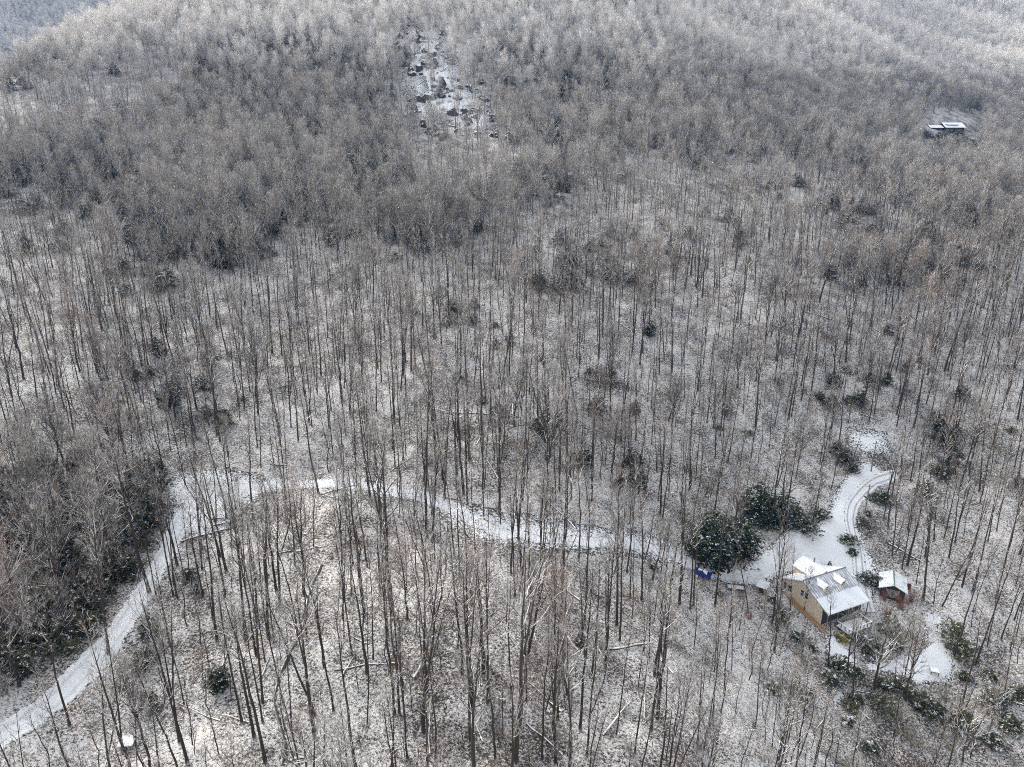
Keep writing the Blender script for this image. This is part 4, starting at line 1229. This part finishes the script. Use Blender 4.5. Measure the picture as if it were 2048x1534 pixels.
for a, b, rad in EXTRA:
    if blocked(np.array([a[0], b[0]]), np.array([a[1], b[1]]), .5).any(): continue
    uu, vv, _ = project(a); pl = place_of(a, float(uu), float(vv))
    root = empty('fallen_log', tuple(float(q) for q in a), 0, f'thin snow-dusted fallen log among trunks {pl}', 'log', f'thin fallen logs {pl}')
    P = np.outer(np.linspace(0, 1, 5), b - a) + rng.normal(0, .06, (5, 3)); P[:, 2] = ground(a[0] + P[:, 0], a[1] + P[:, 1]) - a[2] + rad * rng.uniform(.5, 1.2) + rng.uniform(0, .12)
    MB().tube(P, rad * np.linspace(1, .5, 5), 6).build('stem', M['log'], root, True)
    for k in range(2):
        x_ = rng.uniform(.4, .95); p0 = P[0] + (P[-1] - P[0]) * x_
        MB().tube(limb_path(rng, p0, unit(unit(b - a) + np.array([rng.normal(0, .7), rng.normal(0, .7), rng.uniform(.1, .5)])), rng.uniform(1, 2.6), 4, -.05, .12), np.linspace(rad * .45, .015, 5), 4).build('limb', M['log'], root)


def forest(name, P, rot, scl, idx, variants, label=None):
    """One mass of trees: points that carry a turn, a size and a variant; the variants are the meshes of the single trees."""
    me = bpy.data.meshes.new(name); me.from_pydata(np.asarray(P, float).tolist(), [], [])
    fr = np.random.default_rng(len(P)); k = len(P)
    tilt = fr.normal(0, R(2.2), (k, 2)) * np.where(fr.uniform(0, 1, (k, 1)) < .08, 3.0, 1.0)
    fat = fr.uniform(.62, 1.2, k)
    for nm, ty, val in (('variant', 'INT', idx), ('turn', 'FLOAT_VECTOR', np.c_[tilt, rot]), ('size', 'FLOAT_VECTOR', np.c_[scl * fat, scl * fat, scl])):
        a = me.attributes.new(nm, ty, 'POINT'); a.data.foreach_set('vector' if ty == 'FLOAT_VECTOR' else 'value', np.asarray(val).ravel())
    o = obj(name, me); tag(o, label, None, None, 'stuff')
    ng = bpy.data.node_groups.new(name, 'GeometryNodeTree')
    ng.interface.new_socket('Geometry', in_out='INPUT', socket_type='NodeSocketGeometry'); ng.interface.new_socket('Geometry', in_out='OUTPUT', socket_type='NodeSocketGeometry')
    n = ng.nodes; L = ng.links.new
    gi, go = n.new('NodeGroupInput'), n.new('NodeGroupOutput')
    jall = n.new('GeometryNodeJoinGeometry')
    for parts in reversed(variants):
        jn = n.new('GeometryNodeJoinGeometry')
        for src in parts:
            oi = n.new('GeometryNodeObjectInfo'); oi.inputs[0].default_value = src; oi.transform_space = 'ORIGINAL'
            L(oi.outputs['Geometry'], jn.inputs[0])
        gti = n.new('GeometryNodeGeometryToInstance'); L(jn.outputs[0], gti.inputs[0]); L(gti.outputs[0], jall.inputs[0])

    def attr(nm, ty):
        a = n.new('GeometryNodeInputNamedAttribute'); a.data_type = ty; a.inputs[0].default_value = nm; return a.outputs[0]
    iop = n.new('GeometryNodeInstanceOnPoints')
    L(gi.outputs[0], iop.inputs['Points']); L(jall.outputs[0], iop.inputs['Instance']); iop.inputs['Pick Instance'].default_value = True
    L(attr('variant', 'INT'), iop.inputs['Instance Index']); L(attr('size', 'FLOAT_VECTOR'), iop.inputs['Scale'])
    ar = n.new('FunctionNodeEulerToRotation'); L(attr('turn', 'FLOAT_VECTOR'), ar.inputs[0]); L(ar.outputs[0], iop.inputs['Rotation'])
    L(iop.outputs[0], go.inputs[0])
    md = o.modifiers.new('trees', 'NODES'); md.node_group = ng
    return o


def source(me_pair, like):
    """The parts of one single tree of that mesh, as the pattern of the mass."""
    return [next(o for o in bpy.data.objects if o.data is me and o.parent) for me in me_pair]


# saplings: single ones where they show, the rest a mass
x2, y2, z2, u2, v2, zc2, r2 = scatter(5.4, 38, 420, 47)
k2 = ~blocked(x2, y2, .2) & (r2.uniform(0, 1, x2.shape) < .8 * clump(x2, y2, .7) + .2) & ~covers(x2, y2, z2, np.full(x2.shape, 8.0), KEEP[:5]) & ~(covers(x2, y2, z2, np.full(x2.shape, 8.0), THIN) & (r2.uniform(0, 1, x2.shape) < .6))
x2, y2, z2, u2, v2, zc2 = (a[k2] for a in (x2, y2, z2, u2, v2, zc2))
s2 = r2.uniform(.6, 1.15, x2.shape); t2 = r2.uniform(0, 6.28, x2.shape); i2 = r2.integers(0, len(SAPL), x2.shape)
o2 = np.argsort(zc2)
seen = [i for i in o2 if v2[i] < 1600][:300]
LOOKP = ['tall thin', 'small thin', 'branchy', 'tiny']
for i in seen:
    pl = place_of(np.array([x2[i], y2[i], z2[i]]), u2[i], v2[i])
    plant('bare_sapling', 'sapling', SAPL[i2[i]], ('trunk', 'crown'), (float(x2[i]), float(y2[i]), float(z2[i])), float(s2[i]), f'{LOOKP[i2[i]]} bare sapling {pl}', f'{LOOKP[i2[i]]} saplings {pl}', rz=float(t2[i]))
rest = np.array(sorted(set(o2.tolist()) - set(seen)))
forest('sapling_undergrowth', np.c_[x2, y2, z2][rest], t2[rest], s2[rest], i2[rest], [source(m, 0) for m in SAPL], 'mass of thin bare saplings between the trunks of the slope')

vi = {('T', k): k for k in range(len(TALL))}
nT = len(TALL)
have = [m for m in TALL + SPREAD if any(o.data is m[0] and o.parent for o in bpy.data.objects)]
allv = TALL + SPREAD
lut = np.array([[have.index(m) if m in have else 0 for m in allv]])[0]
idx = np.where(kd == 0, var % nT, nT + var % len(SPREAD)); idx = lut[idx]
SRC = [source(m, 0) for m in have]
fz = zone_of(u, v)
high = z > 133
east = (u > 1330) & (zc > 300)
for nm, sel, lab in [('hillside_woods', ~high & ~east & (fz == 0), 'bare grey woods covering the middle of the snowy slope'), ('thicket_woods', ~high & ~east & (fz != 0), 'bare broad trees growing over the dark thickets'),
                     ('ridge_woods', high & ~east, 'frosted bare woods along the upper ridge'), ('eastern_woods', east, 'dense frosted woods on the far eastern slope')]:
    m = np.zeros(x.shape, bool); m[far_i] = True; m &= sel
    if m.any():
        forest(nm, np.c_[x, y, z][m], rot[m], sc_[m], idx[m], SRC, lab)

# more crowns to close the canopy of the dense zones
x3, y3, z3, u3, v3, zc3, r3 = scatter(4.6, 230, 1150, 59)
zn3 = zone_of(u3 + r3.normal(0, 42, u3.shape), v3 + r3.normal(0, 26, v3.shape))
k3 = ((zn3 == 1) | (z3 > 140) | ((zn3 == 2) & (v3 < 600))) & ~blocked(x3, y3, 1) & ~covers(x3, y3, z3, np.full(x3.shape, 16.0), KEEP) & ~(covers(x3 + r3.normal(0, 7, x3.shape), y3 + r3.normal(0, 12, x3.shape), z3, np.full(x3.shape, 16.0), THIN + [[(880, 80), (1150, 110), (1260, 190), (1150, 240), (1000, 260)]]) & (r3.uniform(0, 1, x3.shape) < .8)) & (r3.uniform(0, 1, x3.shape) < .8)
x3, y3, z3 = x3[k3], y3[k3], z3[k3]
k3 = ~hidden(x3, y3, z3)
x3, y3, z3 = x3[k3], y3[k3], z3[k3]
spi = [have.index(m) for m in SPREAD if m in have] or [0]
forest('canopy_woods', np.c_[x3, y3, z3], r3.uniform(0, 6.28, len(x3)), r3.uniform(.42, 1.0, len(x3)), np.array(spi)[r3.integers(0, len(spi), len(x3))], SRC, 'closely grown rounded crowns of the upper woods')

# woods on the blue mountain behind
q_, s_ = np.meshgrid(np.arange(1500, 2700, 10.5), np.arange(-900, 900, 10.5))
q_ = (q_ + r3.uniform(-5, 5, q_.shape)).ravel(); s_ = (s_ + r3.uniform(-5, 5, s_.shape)).ravel()
mx, my, mz = MN[0] * q_ + ML[0] * s_, MN[1] * q_ + ML[1] * s_, mountain(q_, s_)
um, vm, _ = project(np.stack([mx, my, mz], -1))
k = (um > -150) & (um < 420) & (vm > -60) & (vm < 260)
forest('mountain_woods', np.c_[mx, my, mz][k], r3.uniform(0, 6.28, k.sum()), r3.uniform(.9, 1.6, k.sum()), np.array(spi)[r3.integers(0, len(spi), k.sum())], SRC, 'frosted woods on the blue mountain far behind the ridge')

# evergreen thickets and brushwood under the trees
bs = []
for i, m in enumerate(BRUSH):
    o = obj('brush_shrub', m); q = base([1480, 1500, 770][i], [1245, 1290, 1120][i]); o.location = q
    tag(o, ['low twiggy brush beside the flatbed trailer', 'twiggy brush below the brown lean-to', 'tall twiggy brush in the open stand below the track'][i], 'brush'); bs.append([o])
x4, y4, z4, u4, v4, zc4, r4 = scatter(2.7, 38, 520, 67)
zj4 = np.clip((800 - v4) / 200, 0, 1)
zn4 = zone_of(u4 + r4.normal(0, 40, u4.shape) * zj4, v4 + r4.normal(0, 22, v4.shape) * zj4)
k4 = ((zn4 == 2) & (r4.uniform(0, 1, x4.shape) < .9) | (zn4 == 1) & ~inside(np.array([(770, 20), (930, 20), (1050, 300), (800, 310)], float), u4, v4) & (r4.uniform(0, 1, x4.shape) < .26 * clump(x4, y4, 2.2))) & ~blocked(x4, y4, .5)
east4 = (r4.uniform(0, 1, x4.shape) < .05 * (clump(x4, y4, 1.6) > .62)) & (zn4 == 0) & ~blocked(x4, y4, 1.0) & (v4 < 1000)
k4 |= east4
src4 = [source(RHODO[1], 0), source(DARK[0], 0), source(DARK[1], 0), source(OLIVE[1], 0), bs[2]]
n4 = int(k4.sum())
forest('evergreen_thicket', np.c_[x4, y4, z4][k4], r4.uniform(0, 6.28, n4), r4.uniform(.7, 1.5, n4) * np.where(v4[k4] < 600, 1.7, 1.0), r4.choice([0, 1, 1, 2, 2, 2, 3, 3, 4], n4), src4, 'dark evergreen undergrowth filling the hollows under the trees')
x5, y5, z5, u5, v5, zc5, r5 = scatter(2.6, 38, 330, 71)
k5 = ~blocked(x5, y5, .3) & (r5.uniform(0, 1, x5.shape) < .20 + .62 * np.clip(clump(x5, y5, .6) * 1.7 - .75, 0, 1))
n5 = int(k5.sum())
forest('brushwood', np.c_[x5, y5, z5][k5], r5.uniform(0, 6.28, n5), r5.uniform(.5, 1.2, n5), r5.choice([0, 0, 0, 1, 1, 2], n5), bs, 'low leafless brush scattered over the snowy ground')
# reddish and pale twiggy bushes near the house
RED = twiggy_shrub(490, 3.2, 30); RED.materials.clear()
mt = NT('red_twig'); M['red_twig'] = mt.out(mt.mix(mt.noise(1.2, 3), (.20, .075, .045), (.30, .17, .11)), .9, .05)
RED.materials.append(M['red_twig']); RED.materials.append(M['red_twig'])
PALE = twiggy_shrub(491, 3.6, 34); PALE.materials.clear()
mt = NT('pale_twig'); M['pale_twig'] = mt.out(mt.mix(mt.noise(1.2, 3), (.20, .18, .12), (.36, .33, .25)), .9, .05)
PALE.materials.append(M['pale_twig']); PALE.materials.append(M['pale_twig'])
for u_, v_, s_, me, lab in [(1768, 1200, .9, RED, 'rust red bush in front of the shed'), (1800, 1215, 1.15, RED, 'large reddish bush between shed and deck'), (1822, 1205, .9, RED, 'reddish bush at the far corner of the shed'), (1775, 1235, 1.0, RED, 'brown red bush below the porch corner'),
                            (1850, 1415, 1.1, PALE, 'pale leafless bush in the thicket by the bottom corner'), (1800, 1440, 1.1, PALE, 'pale leafless bush below the garden path'), (1890, 1400, 1.0, PALE, 'pale leafless bush under the lawn'), (1920, 1430, 1.2, PALE, 'large pale leafless bush near the corner mound'),
                            (1800, 1290, 1.2, PALE, 'pale arching bush beside the lawn'), (1825, 1490, 1.1, PALE, 'pale leafless bush at the bottom edge'), (1900, 1500, 1.1, PALE, 'pale bush at the bottom edge by the corner'), (1610, 1330, .9, PALE, 'grey leafless bush downhill of the house'), (1500, 1238, .7, RED, 'brown brush pile below the trailer'),
                            (1240, 955, .7, RED, 'reddish bush on the slope above the track'), (1700, 1540, 1.1, PALE, 'pale leafless bush cut by the bottom edge')]:
    o = obj('leafless_bush', me); o.location = base(u_, v_); o.scale = (s_,) * 3; o.rotation_euler.z = rng.uniform(0, 6.28); tag(o, lab, 'bush')

# ------------------------------------------------------------------ the air
if HAZE > 0:
    hz = MB().box(-4200, 2600, -1400, 4600, -125, 1380)
    mh = bpy.data.materials.new('haze'); mh.use_nodes = True
    t = mh.node_tree; t.nodes.remove(t.nodes['Principled BSDF'])
    pv = t.nodes.new('ShaderNodeVolumePrincipled'); pv.inputs['Density'].default_value = HAZE; pv.inputs['Color'].default_value = (.05, .38, 1, 1); pv.inputs['Anisotropy'].default_value = 0.0
    t.links.new(pv.outputs[0], t.nodes['Material Output'].inputs['Volume'])
    tag(hz.build('haze', mh), kind='stuff')
